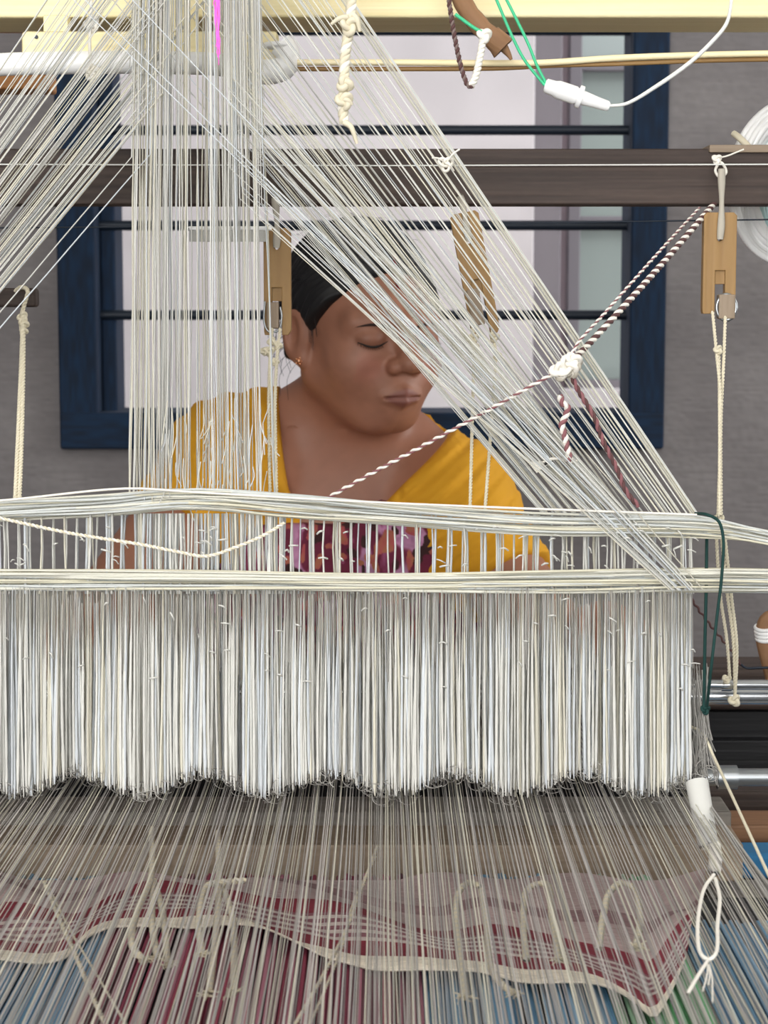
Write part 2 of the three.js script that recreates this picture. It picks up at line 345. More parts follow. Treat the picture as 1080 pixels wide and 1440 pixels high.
// ------------------------------------------------------------------ the loom frame
const WARP_H = P(540, 1110, 1.45).y, LOW_H = WARP_H - 0.07;
{
  const f = thing('loom_frame', 'large wooden handloom frame of pale, dark and grey beams around the weaver', 'loom');
  const L = -1.15, R = 1.05, ex = (g) => g;
  const bar = (name, py0, py1, D, th, mat, r = 0.003, x0 = L, x1 = R) => mesh(name, box(x0, x1, P(0, py1, D).y, P(0, py0, D).y, -D - th, -D, r), mat, f);
  tag(bar('head_beam', -90, 25, 1.62, 0.09, M.palewood), 'thick pale yellow top beam');
  tag(bar('cross_beam', 234, 288, 1.62, 0.035, M.darkwood, 0.002), 'dark brown beam across the window');
  tag(bar('cross_beam', 209, 236, 1.632, 0.035, M.darkwood, 0.002), 'upper strip of the dark brown beam');
  mesh('cross_beam_block', box(P(998, 0, 1.64).x, R, P(0, 216, 1.64).y, P(0, 205, 1.64).y, -1.70, -1.628, 0.001), M.beamwood, f);
  bar('breast_beam', 940, 1000, 1.92, 0.07, M.darkwood, 0.006);
  bar('knee_board', 1000, 1042, 1.94, 0.03, M.blackwood, 0.002);
  bar('knee_board', 1041, 1086, 1.925, 0.03, M.blackwood, 0.002);
  bar('knee_board', 1087, 1420, 1.945, 0.03, M.blackwood, 0.002);
  const xb = P(1046, 1200, 1.5).x;
  bar('back_beam', 1187, 1241, 1.5, 0.06, M.beamwood, 0.003, L, xb);
  bar('back_beam', 1141, 1189, 1.555, 0.05, M.greywood, 0.003, L, xb);
  // stepped side rails in the lower right
  const s = (py0, py1, D, mat, px0) => mesh('side_rail', box(P(px0, py0, D).x, R, P(0, py1, D).y, P(0, py0, D).y, -D - 0.05, -D, 0.003), mat, f);
  s(1113, 1150, 1.70, M.darkwood, 992); s(1160, 1187, 1.62, M.plank, 990); s(1187, 1203, 1.64, M.darkwood, 1030); s(1262, 1310, 1.50, M.greywood, 1000);
  // posts outside the picture that carry it
  for (const x of [L - 0.06, R + 0.0]) for (const z of [-1.53, -1.66, -1.96]) mesh('post', box(x, x + 0.06, 0, z === -1.96 ? WARP_H + 0.1 : P(0, -90, 1.62).y, z - 0.05, z + 0.02, 0.004, 'y'), M.darkwood, f);
}
// the cloth already woven, wound to the breast beam, and the beater with its reed
{
  const x0 = -0.52, x1 = P(985, 1110, 1.45).x;
  const c = mesh('woven_cloth', box(x0, x1, WARP_H - 0.002, WARP_H + 0.001, -1.915, -1.80, 0.001), M.white);
  tag(c, 'off-white freshly woven cloth between beater and breast beam', 'cloth');
  const b = thing('beater', 'wooden beater with steel reed held in front of the weaver', 'beater');
  mesh('cap', box(x0 - 0.05, x1 + 0.0, P(0, 965, 1.76).y, P(0, 935, 1.76).y, -1.795, -1.755, 0.008), M.darkwood, b);
  mesh('base', box(x0 - 0.05, x1 + 0.0, WARP_H - 0.06, WARP_H - 0.015, -1.795, -1.755, 0.006), M.darkwood, b);
  const t = new Tubes(4); for (let x = x0; x < x1; x += 0.004) t.add([V(x, WARP_H - 0.02, -1.775), V(x, P(0, 960, 1.76).y, -1.775)], 0.0006, [0.5, 0.5, 0.5]);
  tag(mesh('reed', t.geo(), M.thread, b), null, null, null, 'stuff');
}
function rod(name, label, cat, px0, px1, py, D, r, mat, caps) {
  const a = P(px0, py, D), b = P(px1, py, D), o = thing(name, label, cat);
  const g = new THREE.CylinderGeometry(r, r, b.x - a.x, 20); g.rotateZ(Math.PI / 2); g.translate((a.x + b.x) / 2, a.y, -D);
  mesh('tube', g, mat, o);
  for (const [p, w, rr2] of caps || []) { const c = P(p, py, D), h = new THREE.CylinderGeometry(rr2, rr2, w, 20); h.rotateZ(Math.PI / 2); h.translate(c.x, c.y, -D); mesh('collar', h, mat, o); }
  return o;
}
rod('metal_rod', 'upper of the two shiny chrome rods just behind the white heddles', 'rod', -300, 1180, 963, 1.535, 0.0042, M.chrome, [[1021, 0.008, 0.0054]]);
rod('metal_rod', 'lower, thicker of the two chrome rods behind the white heddles', 'rod', -300, 1180, 979, 1.55, 0.0075, M.chrome);
rod('metal_tube', 'dull grey metal tube with a collar at the lower right of the heddles', 'tube', 985, 1180, 1093, 1.52, 0.0072, M.steel, [[1022, 0.016, 0.0098]]);

// ------------------------------------------------------------------ things at the top
{
  const o = thing('pale_plank', 'short pale yellow plank with drilled holes above the white pipe', 'plank');
  const D = 1.6;
  mesh('board', pbox(29, 43, 391, 90, D, 0.02, 0.004), M.palewood, o);
  for (const [x, y] of [[51, 52], [365, 60], [366, 84]]) { const c = P(x, y, D - 0.0005), g = new THREE.CylinderGeometry(0.0016, 0.0016, 0.002, 10); g.rotateX(Math.PI / 2); g.translate(c.x, c.y, c.z); mesh('nail_hole', g, M.iron, o); }
  for (const px of [60, 240]) mesh('hanger', box(P(px, 40, D).x, P(px, 40, D).x + 0.02, P(0, 44, D).y, P(0, 20, D).y, -D - 0.019, -D - 0.003, 0.001, 'y'), M.palewood, o);
}
{
  const o = thing('white_pipe', 'white plastic pipe with a rounded hooked end under the pale plank', 'pipe');
  const D = 1.585, pts = [[-260, 92], [-60, 94], [20, 90], [120, 88], [240, 88], [320, 92], [358, 100], [388, 100], [404, 90], [404, 74], [394, 62]].map(([x, y]) => P(x, y, D));
  mesh('pipe', tube(pts, (k) => 0.0092 + 0.0008 * sstep(0.8, 0.92, k), 18, 90), M.pvc, o);
  const e = P(391, 64, D), g = new THREE.TorusGeometry(0.0105, 0.0022, 10, 24); g.rotateX(Math.PI / 2); g.translate(e.x, e.y, e.z); mesh('rim', g, M.pvc, o);
}
tag(mesh('wooden_block', pbox(-60, 12, 76, 27, 1.9, 0.03, 0.002), M.darkwood), 'dark brown wooden block at the top left under the beam', 'block');
tag(mesh('wooden_block', pbox(-60, 26, 78, 41, 1.88, 0.03, 0.002), M.orangewood), 'orange wooden strip at the top left under the beam', 'block');
tag(mesh('wooden_block', pbox(-60, 93, 68, 126, 1.88, 0.05, 0.003), M.orangewood), 'brown wooden block end below the white pipe, at the left edge', 'block');
{
  const o = thing('bamboo_strip', 'split bamboo strip running across the window behind the ropes', 'strip');
  const up = [[418, 90], [560, 90], [700, 91], [770, 90], [860, 84], [1000, 79], [1180, 76]], dn = [[418, 97], [560, 97], [700, 96], [780, 92], [860, 90], [1000, 85], [1180, 82]];
  mesh('split_half', tube(up.map(([x, y]) => P(x, y - 2, 1.572)), 0.0026, 8, 60), M.bamboo, o);
  mesh('split_half', tube(dn.map(([x, y]) => P(x, y, 1.576)), 0.0019, 8, 60), M.tanwood, o);
}
{
  const o = thing('broken_stick', 'rough brown broken stick hanging from the pale top beam', 'stick');
  const D = 1.55, pts = [[630, -40], [655, 10], [676, 38], [695, 55], [708, 68]].map(([x, y]) => P(x, y, D));
  mesh('branch', new Tubes(10).add(curve(pts, 26), (k) => (0.0072 + 0.0022 * sstep(0.75, 1, k)) * (1 + 0.12 * sn(k * 14, 3))).geo(), M.stick, o);
  mesh('splinter', tube([[700, 56], [709, 68], [716, 78], [719, 84]].map(([x, y]) => P(x, y, D)), (k) => 0.0058 * (1 - k * 0.8), 8, 14), M.stick, o);
  mesh('splinter', tube([[696, 48], [712, 55], [717, 60]].map(([x, y]) => P(x, y, D)), (k) => 0.0062 * (1 - k * 0.65), 8, 10), M.stick, o);
}
{
  const o = thing('braided_cord', 'dark braided cord with a white tail, looped beside the broken stick', 'cord'), D = 1.5;
  mesh('dark_braid', strand([[626, -40], [633, 12], [640, 55], [650, 100], [659, 121], [664, 122]].map(([x, y]) => P(x, y, D)), 0.0009, 0.0013, 0.006, 0), M.cordbrown, o);
  mesh('dark_braid', strand([[626, -40], [633, 12], [640, 55], [650, 100], [659, 121], [664, 122]].map(([x, y]) => P(x, y, D)), 0.0009, 0.0011, 0.006, Math.PI), M.corddark, o);
  mesh('white_braid', strand([[662, 121], [668, 110], [675, 80], [680, 52], [682, 48]].map(([x, y]) => P(x, y, D)), 0.0013, 0.0018, 0.007, 1), M.cordwhite, o);
  mesh('white_braid', strand([[662, 121], [668, 110], [675, 80], [680, 52], [682, 48]].map(([x, y]) => P(x, y, D)), 0.0013, 0.0018, 0.007, 1 + Math.PI), M.cordwhite, o);
  mesh('knot', knotGeo(P(681, 50, D), 0.0045, 0.0022), M.cordwhite, o);
}
{
  const o = thing('cable_joint', 'white plastic cable connector with green wires and a pale cable, hanging at top right', 'connector'), D = 1.5;
  const A = P(766, 120, D), B = P(857, 150, D), at = (t) => A.clone().lerp(B, t), prof = [[0, 0.0045], [0.02, 0.0062], [0.14, 0.0066], [0.2, 0.0078], [0.47, 0.0078], [0.5, 0.0066], [0.51, 0.0098], [0.57, 0.0098], [0.58, 0.0062], [0.8, 0.005], [0.97, 0.0045], [1, 0.003]];
  mesh('housing', new Tubes(14).add(prof.map(([t]) => at(t)), prof.map(([, r]) => r * 0.9)).geo(), M.pvc, o);
  tag(mesh('green_wire', tube([[690, -20], [722, 55], [738, 85], [766, 120]].map(([x, y]) => P(x, y, D)), 0.0012, 7), M.green, o), 'green insulated wire');
  mesh('green_wire', tube([[700, -25], [742, 60], [755, 92], [770, 121]].map(([x, y]) => P(x, y, D)), 0.0012, 7), M.green, o);
  mesh('green_wire', tube([[640, 20], [668, 40], [684, 48]].map(([x, y]) => P(x, y, D)), 0.0014, 7), M.green, o);
  mesh('cable', tube([[855, 149], [880, 146], [925, 120], [970, 88], [1000, 60], [1022, 32], [1030, -10]].map(([x, y]) => P(x, y, D)), (k) => 0.0012 + 0.0005 * Math.sin(k * 3.1), 8, 60), M.cable, o);
}
{
  const o = thing('plastic_coil', 'coil of white plastic strips with pale blue inside, hung at the right edge', 'coil'), D = 1.76;
  const c = P(1112, 255, D), k = D / F, m = [M.pvc, M.teal, M.cordwhite];
  for (let i = 0; i < 9; i++) {
    const rx = (84 - i * 6.5) * k, ry = (112 - i * 5) * k, pts = [], tilt = -0.12;
    for (let j = 0; j <= 64; j++) { const a = j / 64 * Math.PI * 2, x = Math.cos(a) * rx, y = Math.sin(a) * ry; pts.push(V(c.x + x * Math.cos(tilt) - y * Math.sin(tilt), c.y + x * Math.sin(tilt) + y * Math.cos(tilt), c.z + 0.006 * Math.sin(a * 2 + i) - i * 0.002)); }
    mesh('strip', new Tubes(7).add(pts, 0.0031).geo(), i === 7 || i === 8 ? m[1] : m[0], o);
  }
  const t0 = P(1036, 198, D - 0.02);
  mesh('tie', tube([P(1032, 188, D - 0.012), P(1040, 194, D - 0.02), P(1052, 206, D - 0.02), P(1062, 222, D - 0.012)], 0.003, 8, 16), M.cord, o);
}
{
  const o = thing('knotted_rope', 'cream knotted rope dangling among the threads below the top beam', 'rope'), D = 1.38;
  const path = [[494, -30], [494, 10], [490, 45], [485, 80], [484, 115], [482, 150], [484, 172]].map(([x, y]) => P(x, y, D));
  rope(o, path, 0.0036, 0.013, [M.cord, M.cordwhite, M.cord]);
  for (const [x, y, s] of [[492, 36, 0.006], [485, 118, 0.0045], [484, 142, 0.005]]) mesh('knot', knotGeo(P(x, y, D - 0.003), s, 0.0024, x), M.cord, o);
  for (const [x, y, dx, dy] of [[497, 22, 9, 22], [488, 24, -22, 10], [484, 140, 11, 7], [484, 172, 18, 30]]) mesh('tail', tube([P(x, y, D - 0.004), P(x + dx * 0.5, y + dy * 0.2, D - 0.006), P(x + dx, y + dy, D - 0.004)], (k) => 0.0024 * (1 - 0.5 * k), 6, 12), M.cord, o);
}
{
  const o = thing('tied_string', 'thin cream string tied round the pale plank and white pipe at top left', 'string'), D = 1.54;
  mesh('string', tube([[128, 0], [128, 30], [126, 60], [128, 95]].map(([x, y]) => P(x, y, D)), 0.0013, 6, 20), M.cordwhite, o);
  for (const [x, y] of [[129, 34], [130, 102]]) mesh('knot', knotGeo(P(x, y, D), 0.0055, 0.0018, y), M.cordwhite, o);
  mesh('tail', tube([[130, 102], [138, 108], [141, 100], [134, 95]].map(([x, y]) => P(x, y, D - 0.003)), 0.0015, 6, 20), M.cordwhite, o);
}
{
  const t = new Tubes(5); for (let i = 0; i < 5; i++) t.add(jitterLine(P(301 + i * 1.7, -60, 1.385), P(303.5 + i * 1.4, 80 + rr(-14, 14), 1.385), 14, 0.0006), (k) => 0.0009 * (1 - 0.6 * k), [1, 1, 1]);
  const o = thing('pink_yarn', 'bright pink yarn strand among the white cords at the top', 'yarn'); t.geo(); mesh('strand', t.geo(), M.pink2, o);
}
// ------------------------------------------------------------------ blocks and cords hung from the cross beam
function hungBlock(cx, top, w, h, D, tilt, label, opt) {
  const o = thing('pulley_block', label, 'block'), s = D / F;
  const c = P(cx, top, D); o.position.set(c.x, c.y, c.z); o.rotation.z = tilt;
  const X = (x) => (x - w / 2) * s, Y = (y) => -y * s, v = (x, y) => new THREE.Vector2(X(x), Y(y));
  const { sx0, sx1, sy } = opt, cut = 4;
  const sh = new THREE.Shape([v(0, cut), v(cut, 0), v(w - cut, 0), v(w, cut), v(w, h - 6), v(w - 4, h), v(sx1, h), v(sx1, sy), v(sx0, sy), v(sx0, h - (opt.short || 0)), v(1, h - (opt.short || 0)), v(0, h - 4 - (opt.short || 0))].reverse());
  const hole = new THREE.Path(); hole.absarc(X(w * 0.48), Y(opt.hy), 0.0022, 0, Math.PI * 2, true); sh.holes.push(hole);
  const g = new THREE.ExtrudeGeometry(sh, { depth: 0.009, bevelEnabled: true, bevelSize: 0.0006, bevelThickness: 0.0006, bevelSegments: 2 }); g.translate(0, 0, -0.0045);
  mesh('plate', metric(g, 'y'), M.tanwood, o);
  const i = opt.inner;
  const ig = box(X(i[0]), X(i[2]), Y(i[3]), Y(i[1]), -0.0035, 0.0085, 0.0012, 'y');
  tag(mesh('wheel_block', ig, M.beamwood, o), 'greyer small inner block');
  const b = box(X(sx0), X(sx1), Y(sy + 20), Y(sy), -0.003, 0.002, 0.0005, 'y'); mesh('slot_back', b, M.tanwood, o);
  if (opt.ring) { const r = new THREE.TorusGeometry(15 * s, 0.0016, 10, 36); r.scale(0.9, 1.15, 1); r.translate(X(opt.ring[0]), Y(opt.ring[1]), 0.006); mesh('ring', r, M.steel, o); }
  // hanger cord: from a loop on the beam down through the hole
  const hz = 0.0075, pts = [[w * 0.48, opt.hy, hz], [w * 0.5, opt.hy * 0.4, 0.0085], [w * 0.5, -14, 0.0085], [w * 0.5 - 2, opt.from, 0.012]].map(([x, y, z]) => V(X(x), Y(y), z));
  mesh('hanger_cord', new Tubes(8).add(curve(pts, 20), (k) => 0.0026 + 0.0006 * Math.sin(k * 9)).geo(), M.cordgrey, o);
  return o;
}
{
  const a = hungBlock(390, 322, 36, 146, 1.585, 0, 'tan wooden block with a slot hanging left of the woman\'s head', { sx0: 9, sx1: 25, sy: 80, hy: 26, from: -42, inner: [3, 101, 20, 138] });
  const X = (x) => (x - 18) * 1.585 / F, Y = (y) => -y * 1.585 / F;
  mesh('wire_loop', tube([[1, 100], [0, 130], [6, 142], [20, 140], [24, 120], [22, 108]].map(([x, y]) => V(X(x), Y(y), 0.0095)), 0.0008, 6, 30), M.steel, a);
  hungBlock(652, 300, 38, 170, 1.585, 0.19, 'tilted tan wooden block behind the slanting threads, right of the woman\'s head', { sx0: 10, sx1: 26, sy: 92, hy: 40, from: -24, inner: [2, 105, 20, 156] });
  hungBlock(1012, 300, 44, 146, 1.585, 0, 'tan slotted wooden block with a metal ring, hung at the right', { sx0: 15, sx1: 31, sy: 78, hy: 36, from: -60, short: 8, inner: [21, 112, 44, 146], ring: [32, 130] });
  const o = thing('string_loop', 'white string loop with loose end knotted on the dark beam at right', 'string'), D = 1.605;
  mesh('loop', tube([[1004, 222], [1010, 228], [1006, 240], [1012, 249], [1021, 243], [1016, 230], [1008, 226], [1003, 221]].map(([x, y]) => P(x, y, D)), 0.0012, 7, 40), M.cordwhite, o);
  mesh('loose_end', tube([[1004, 222], [1020, 220], [1036, 214], [1046, 210]].map(([x, y]) => P(x, y, D)), 0.0007, 6, 20), M.cordwhite, o);
  mesh('knot', knotGeo(P(1008, 224, D), 0.0035, 0.0014), M.cordwhite, o);
  const w = thing('wooden_lever', 'brown wooden lever end at the left edge with a string looped over it', 'lever');
  mesh('arm', pbox(-120, 405, 50, 432, 1.6, 0.02, 0.003), M.darkwood, w);
}
function hangingCord(name, label, paths, opt = {}) {
  const o = thing(name, label, 'cord', opt.group);
  for (const p of paths) mesh('strand', strand(p.map(([x, y, D]) => P(x, y, D)), (opt.r || 0.0013) * 0.45, (opt.r || 0.0013) * 0.7, 0.006, 0, 6), opt.mat || M.cord, o), mesh('strand', strand(p.map(([x, y, D]) => P(x, y, D)), (opt.r || 0.0013) * 0.45, (opt.r || 0.0013) * 0.7, 0.006, Math.PI, 6), opt.mat || M.cord, o);
  for (const [x, y, D, s] of opt.knots || []) mesh('knot', knotGeo(P(x, y, D), s, s * 0.45, x), opt.mat || M.cord, o);
  return o;
}
hangingCord('hanging_cord', 'cream cord pair below the tan block left of the woman\'s head', [[[383, 462, 1.575], [380, 500, 1.56], [378, 560, 1.53], [380, 705, 1.47]], [[394, 462, 1.575], [390, 500, 1.56], [387, 560, 1.53], [389, 705, 1.47]]], { knots: [[382, 480, 1.567, 0.003], [379, 494, 1.563, 0.0034], [371, 494, 1.563, 0.0028], [391, 486, 1.567, 0.003], [387, 509, 1.557, 0.0026]] });
hangingCord('hanging_cord', 'cream cord pair below the tilted tan block, crossing the yellow sleeve', [[[664, 452, 1.575], [667, 488, 1.56], [665, 560, 1.53], [661, 720, 1.47]], [[692, 464, 1.575], [697, 498, 1.56], [692, 580, 1.53], [682, 720, 1.47]]], { knots: [[666, 476, 1.563, 0.0034], [668, 488, 1.56, 0.0028], [695, 474, 1.567, 0.0034], [699, 500, 1.557, 0.003]] });
hangingCord('hanging_cord', 'cream cords below the tan block at the right, tied down to the chrome rods', [[[1002, 438, 1.575], [1007, 490, 1.56], [1013, 560, 1.54], [1010, 725, 1.49]], [[1020, 445, 1.575], [1018, 500, 1.56], [1014, 590, 1.54], [1014, 725, 1.49]], [[1011, 500, 1.56], [1012, 590, 1.53], [1012, 725, 1.485]], [[1006, 725, 1.49], [1012, 830, 1.5], [1022, 900, 1.51], [1026, 952, 1.52]], [[1012, 725, 1.49], [1022, 830, 1.5], [1031, 900, 1.51], [1034, 990, 1.525]], [[1016, 725, 1.49], [1028, 835, 1.5], [1036, 910, 1.51], [1033, 985, 1.525]]], { knots: [[1010, 492, 1.557, 0.003], [1033, 985, 1.522, 0.004], [1022, 955, 1.522, 0.003]] });
hangingCord('hanging_cord', 'cream doubled cord hanging from the wooden lever at the left edge', [[[22, 409, 1.6], [30, 404, 1.59], [39, 410, 1.575], [35, 425, 1.575], [31, 440, 1.575]], [[32, 436, 1.575], [31, 480, 1.565], [26, 600, 1.52], [21, 712, 1.47]], [[32, 436, 1.575], [33, 480, 1.565], [31, 600, 1.52], [27, 712, 1.47]]], { r: 0.0017, knots: [[32, 446, 1.574, 0.0036], [33, 456, 1.573, 0.0036], [33, 466, 1.572, 0.003]] });

// the long two-coloured rope, its knot and its hanging ends
{
  const o = thing('twisted_rope', 'long brown and white twisted rope slanting from the dark beam to the woman\'s chest', 'rope'), D = 1.39;
  const pt = (a) => a.map(([x, y, d]) => P(x, y, d || D));
  const single = pt([[440, 712, 1.45], [520, 667, 1.44], [600, 624, 1.42], [690, 575, 1.40], [750, 541], [786, 522]]);
  const thick = pt([[800, 512], [830, 482, 1.42], [880, 428, 1.46], [940, 361, 1.53], [985, 309, 1.58], [1004, 287, 1.61]]), thin = pt([[800, 505], [812, 484, 1.4], [850, 441, 1.44], [920, 362, 1.52], [984, 292, 1.61]]);
  const two = (p, r, pitch) => { mesh('white_strand', strand(p, r * 0.5, r * 0.72, pitch, 0), M.cordwhite, o); mesh('brown_strand', strand(p, r * 0.42, r * 0.52, pitch, Math.PI), M.cordrose, o); };
  two(single, 0.0015, 0.0105);
  mesh('white_strand', strand(thick, 0.0011, 0.0016, 0.0105, 0), M.cordwhite, o); mesh('brown_strand', strand(thick, 0.0011, 0.0016, 0.0105, Math.PI), M.cordbrown, o);
  two(thin, 0.0012, 0.0095);
  for (const [x, y, s] of [[786, 521, 0.0055], [797, 516, 0.007], [806, 507, 0.005]]) { mesh('knot', knotGeo(P(x, y, D - 0.004), s, 0.0021, x), M.cordwhite, o); mesh('knot', knotGeo(P(x + 4, y + 5, D - 0.002), s * 0.8, 0.0018, y), M.cordgrey, o); }
  const tail = pt([[800, 522], [815, 552], [835, 585], [848, 620], [868, 660], [880, 690], [898, 712]]);
  mesh('brown_end', strand(tail, 0.0009, 0.0013, 0.011, 0), M.cordrose, o); mesh('brown_end', strand(tail, 0.0009, 0.0012, 0.011, Math.PI), M.cordbrown, o);
  const stub = pt([[788, 556], [790, 566], [798, 572], [796, 584], [790, 598], [794, 612], [797, 628], [802, 648]]);
  mesh('white_end', strand(stub, 0.0011, 0.0017, 0.009, 0), M.cordwhite, o); mesh('white_end', strand(stub, 0.0011, 0.0016, 0.009, Math.PI), M.cordrose, o);
}
// fine wires strung across
for (const [a, b, r, label] of [[[-60, 231, 1.56], [1140, 231, 1.6], 0.0006, 'fine pale thread stretched in front of the dark beam'], [[-60, 321, 1.58], [1140, 308, 1.62], 0.0007, 'fine dark wire stretched below the dark beam']]) {
  const t = new Tubes(5).add([P(...a), P(lerp(a[0], b[0], 0.5), lerp(a[1], b[1], 0.5) + 2, lerp(a[2], b[2], 0.5)), P(...b)], r, [1, 1, 1]);
  tag(mesh('strung_thread', t.geo(), label.includes('dark wire') ? M.iron : M.cable), label, 'thread');
}
{
  const o = thing('clear_strip', 'white edged clear plastic strip behind the hanging white threads', 'strip');
  mesh('edge', pbox(264, 318, 382, 324, 1.56, 0.004, 0.0012), M.pvc, o);
  mesh('sheet', pbox(266, 324, 378, 340, 1.561, 0.0012, 0.0004), new THREE.MeshPhysicalMaterial({ color: '#dfe0dc', transmission: 0.6, thickness: 0, roughness: 0.6 }), o);
  mesh('end_clip', tube([[264, 320], [261, 332], [260, 352]].map(([x, y]) => P(x, y, 1.558)), 0.0012, 6, 10), M.steel, o);
}

// ------------------------------------------------------------------ harness cords fanning out from above
function cordColor() { const r = rnd(), k = rr(0.82, 1.06); return shadeOf(r < 0.5 ? TC.white : r < 0.8 ? TC.cream : r < 0.93 ? TC.cool : TC.grey, k); }
{
  const t = new Tubes(5), y0 = -460;
  const cord = (xa, ya, xb, yb, D, r, col) => {                      // each cord leaves the vertical curtain at its own knot
    const xk = rr(318, 372), yk = ya + (xk - xa) / (xb - xa) * (yb - ya), bent = yk > -150 && yk < 330 && rnd() < 0.9, x0 = xa + (xb - xa) * (y0 - ya) / (yb - ya);
    const pts = jitterLine(bent ? P(xk, yk, D) : P(x0, y0, D), P(xb, yb, D + rr(-0.01, 0.01)), 9, 0.0003); if (bent) pts.unshift(P(lerp(xk, 300, 0.25), y0, D));
    t.add(pts, (k) => r * lerp(0.6, 1.05, k), col || cordColor());
  };
  for (let i = 0; i < 112; i++) {                                   // in loose clusters, as the knots gather them
    const c = Math.floor(rnd() * 15), u = clamp((c + 0.5) / 15 + gauss() * 0.028, 0, 1);
    if (u > 0.56 && u < 0.74 && rnd() < 0.3) continue;
    cord(lerp(137, 500, u), 0, lerp(757, 985, u), 724, rr(1.41, 1.485), rr(0.0004, 0.00062));
  }
  for (let i = 0; i < 34; i++) { const u = rnd(); cord(lerp(690, 745, u), lerp(606, 545, u), lerp(940, 990, u), 830, rr(1.39, 1.42), 0.0005); }
  tag(mesh('harness_cord_fan', t.geo(), M.thread), 'white harness cords slanting down to the right over the woman\'s head', 'cords', null, 'stuff');
  // small ties on the fan
  const k = thing('cord_tie', 'tuft of white string tying the slanting cords together right of the yellow sleeve', 'string');
  for (let i = 0; i < 7; i++) mesh('end', tube([[778, 648], [762, 653 + i * 1.2 - 3], [742 + i * 2, 657 + (i - 3) * 2.4]].map(([x, y]) => P(x, y, 1.41)), 0.0008, 6, 10), M.cordwhite, k);
  mesh('wrap', tube([[770, 646], [785, 645], [805, 650], [812, 648]].map(([x, y]) => P(x, y, 1.41)), 0.0011, 6, 14), M.cordwhite, k);
  const k2 = thing('cord_tie', 'small white string knot on the slanting cords in front of the dark beam', 'string');
  mesh('knot', knotGeo(P(627, 230, 1.41), 0.0055, 0.0011), M.cordwhite, k2);
  for (const [x, y] of [[608, 222], [638, 240], [646, 210]]) mesh('end', tube([P(627, 230, 1.41), P((627 + x) / 2, (230 + y) / 2 - 3, 1.405), P(x, y, 1.41)], 0.0007, 6, 10), M.cordwhite, k2);
}
{
  const t = new Tubes(5), y0 = -460;
  const cord = (xt, xb, r) => { const D = rr(1.41, 1.485), x0 = xt + (xb - xt) * y0 / 724, xk = rr(182, 240), yk = (xk - xt) / (xb - xt) * 724, bent = yk > -60 && rnd() < 0.9;
    const pts = jitterLine(bent ? P(xk, yk, D) : P(x0, y0, D), P(xb, 724, D), 9, 0.0003); if (bent) pts.unshift(P(lerp(xk, 270, 0.25), y0, D));
    t.add(pts, (k) => r * lerp(0.6, 1.05, k), cordColor()); };
  for (let i = 0; i < 96; i++) { const c = Math.floor(rnd() * 16), u = clamp(0.24 + 0.76 * (c + 0.5) / 16 + gauss() * 0.028, 0, 1); cord(lerp(54, 340, u), lerp(-428, -258, u), rr(0.0004, 0.00068)); }
  for (let i = 0; i < 14; i++) { const u = rnd() * 0.26; cord(lerp(54, 382, u), lerp(-428, -236, u), rr(0.0004, 0.0006)); }
  for (const u of [0.97, 1.05]) cord(lerp(54, 382, u), lerp(-428, -236, u), 0.0007);
  tag(mesh('harness_cord_fan', t.geo(), M.thread), 'white harness cords slanting down to the left at the top left', 'cords', null, 'stuff');
}
{
  const t = new Tubes(5), y0 = -460, N = 132;
  for (let i = 0; i < N; i++) {
    const u = clamp((Math.floor(rnd() * 38) + 0.5) / 38 + gauss() * 0.0055, 0, 1), v = clamp(u + gauss() * 0.012, 0, 1), D = rr(1.41, 1.49);
    const xt = lerp(188, 364, v), xb = lerp(180, u > 0.97 ? 390 : 374, u), x0 = xt - (xb - xt) * 0.635, p = line(P(x0, y0, D), P(xb, 702 + rr(0, 14), D), 16);
    const ph = rr(0, 6), am = 0.0006; for (let k = 1; k < 16; k++) p[k].x += am * Math.sin(k * 0.8 + ph) * (k > 9 ? 1.5 : 0.5);
    const c = cordColor(), r = rr(0.0005, 0.0009); t.add(p, (k) => r * lerp(0.72, 0.66, k), c);
  }
  for (let i = 0; i < 60; i++) {                                    // loose ends near the bottom
    const x = rr(230, 385), y = rr(560, 690), D = rr(1.40, 1.44), dx = rr(-14, 14), dy = rr(20, 70);
    t.add(curve([P(x, y, D), P(x + dx * 0.3 + rr(-3, 3), y + dy * 0.5, D), P(x + dx, y + dy, D)], 6), 0.0004, cordColor());
  }
  tag(mesh('harness_cord_curtain', t.geo(), M.thread), 'white harness cords hanging straight down over the woman\'s shoulder', 'cords', null, 'stuff');
}

// ------------------------------------------------------------------ horizontal bundles that carry the heddles
function bundle(label, keyTop, keyBottom, n, D0, D1, rmin, rmax) {
  const o = thing('string_bundle', label, 'strings');
  const mats = [std('#dddcd0', 0.8), std('#d6d2bd', 0.8), std('#cbcfcd', 0.8)];
  for (let i = 0; i < n; i++) {
    const u = (i + 0.5) / n, ph = rr(0, 6), pts = keyTop.map(([x, y], k) => P(x, lerp(y, keyBottom[k][1], clamp(u + gauss() * 0.05 + 0.06 * Math.sin(k * 1.7 + ph), 0, 1)), lerp(D0, D1, rnd())));
    mesh('string', new Tubes(6).add(curve(pts, 46), rr(rmin, rmax)).geo(), pick(...mats), o);
  }
  return o;
}
bundle('upper bundle of horizontal white strings, rising to a low peak at left of centre', [[-260, 722], [0, 704], [150, 696], [270, 688], [400, 694], [560, 709], [760, 722], [980, 726], [1060, 742], [1180, 768], [1500, 850]], [[-260, 748], [0, 732], [150, 725], [270, 716], [400, 728], [560, 738], [760, 752], [980, 756], [1060, 762], [1180, 790], [1500, 872]], 30, 1.40, 1.43, 0.0006, 0.0011);
{
  const o = thing('string', 'single taut white string along the top of the upper string bundle', 'string');
  mesh('string', tube([[-200, 716], [0, 704], [180, 687], [270, 692], [540, 707], [980, 724]].map(([x, y]) => P(x, y, 1.395)), 0.0009, 6, 50), M.cordwhite, o);
  tag(o, null, null);
}
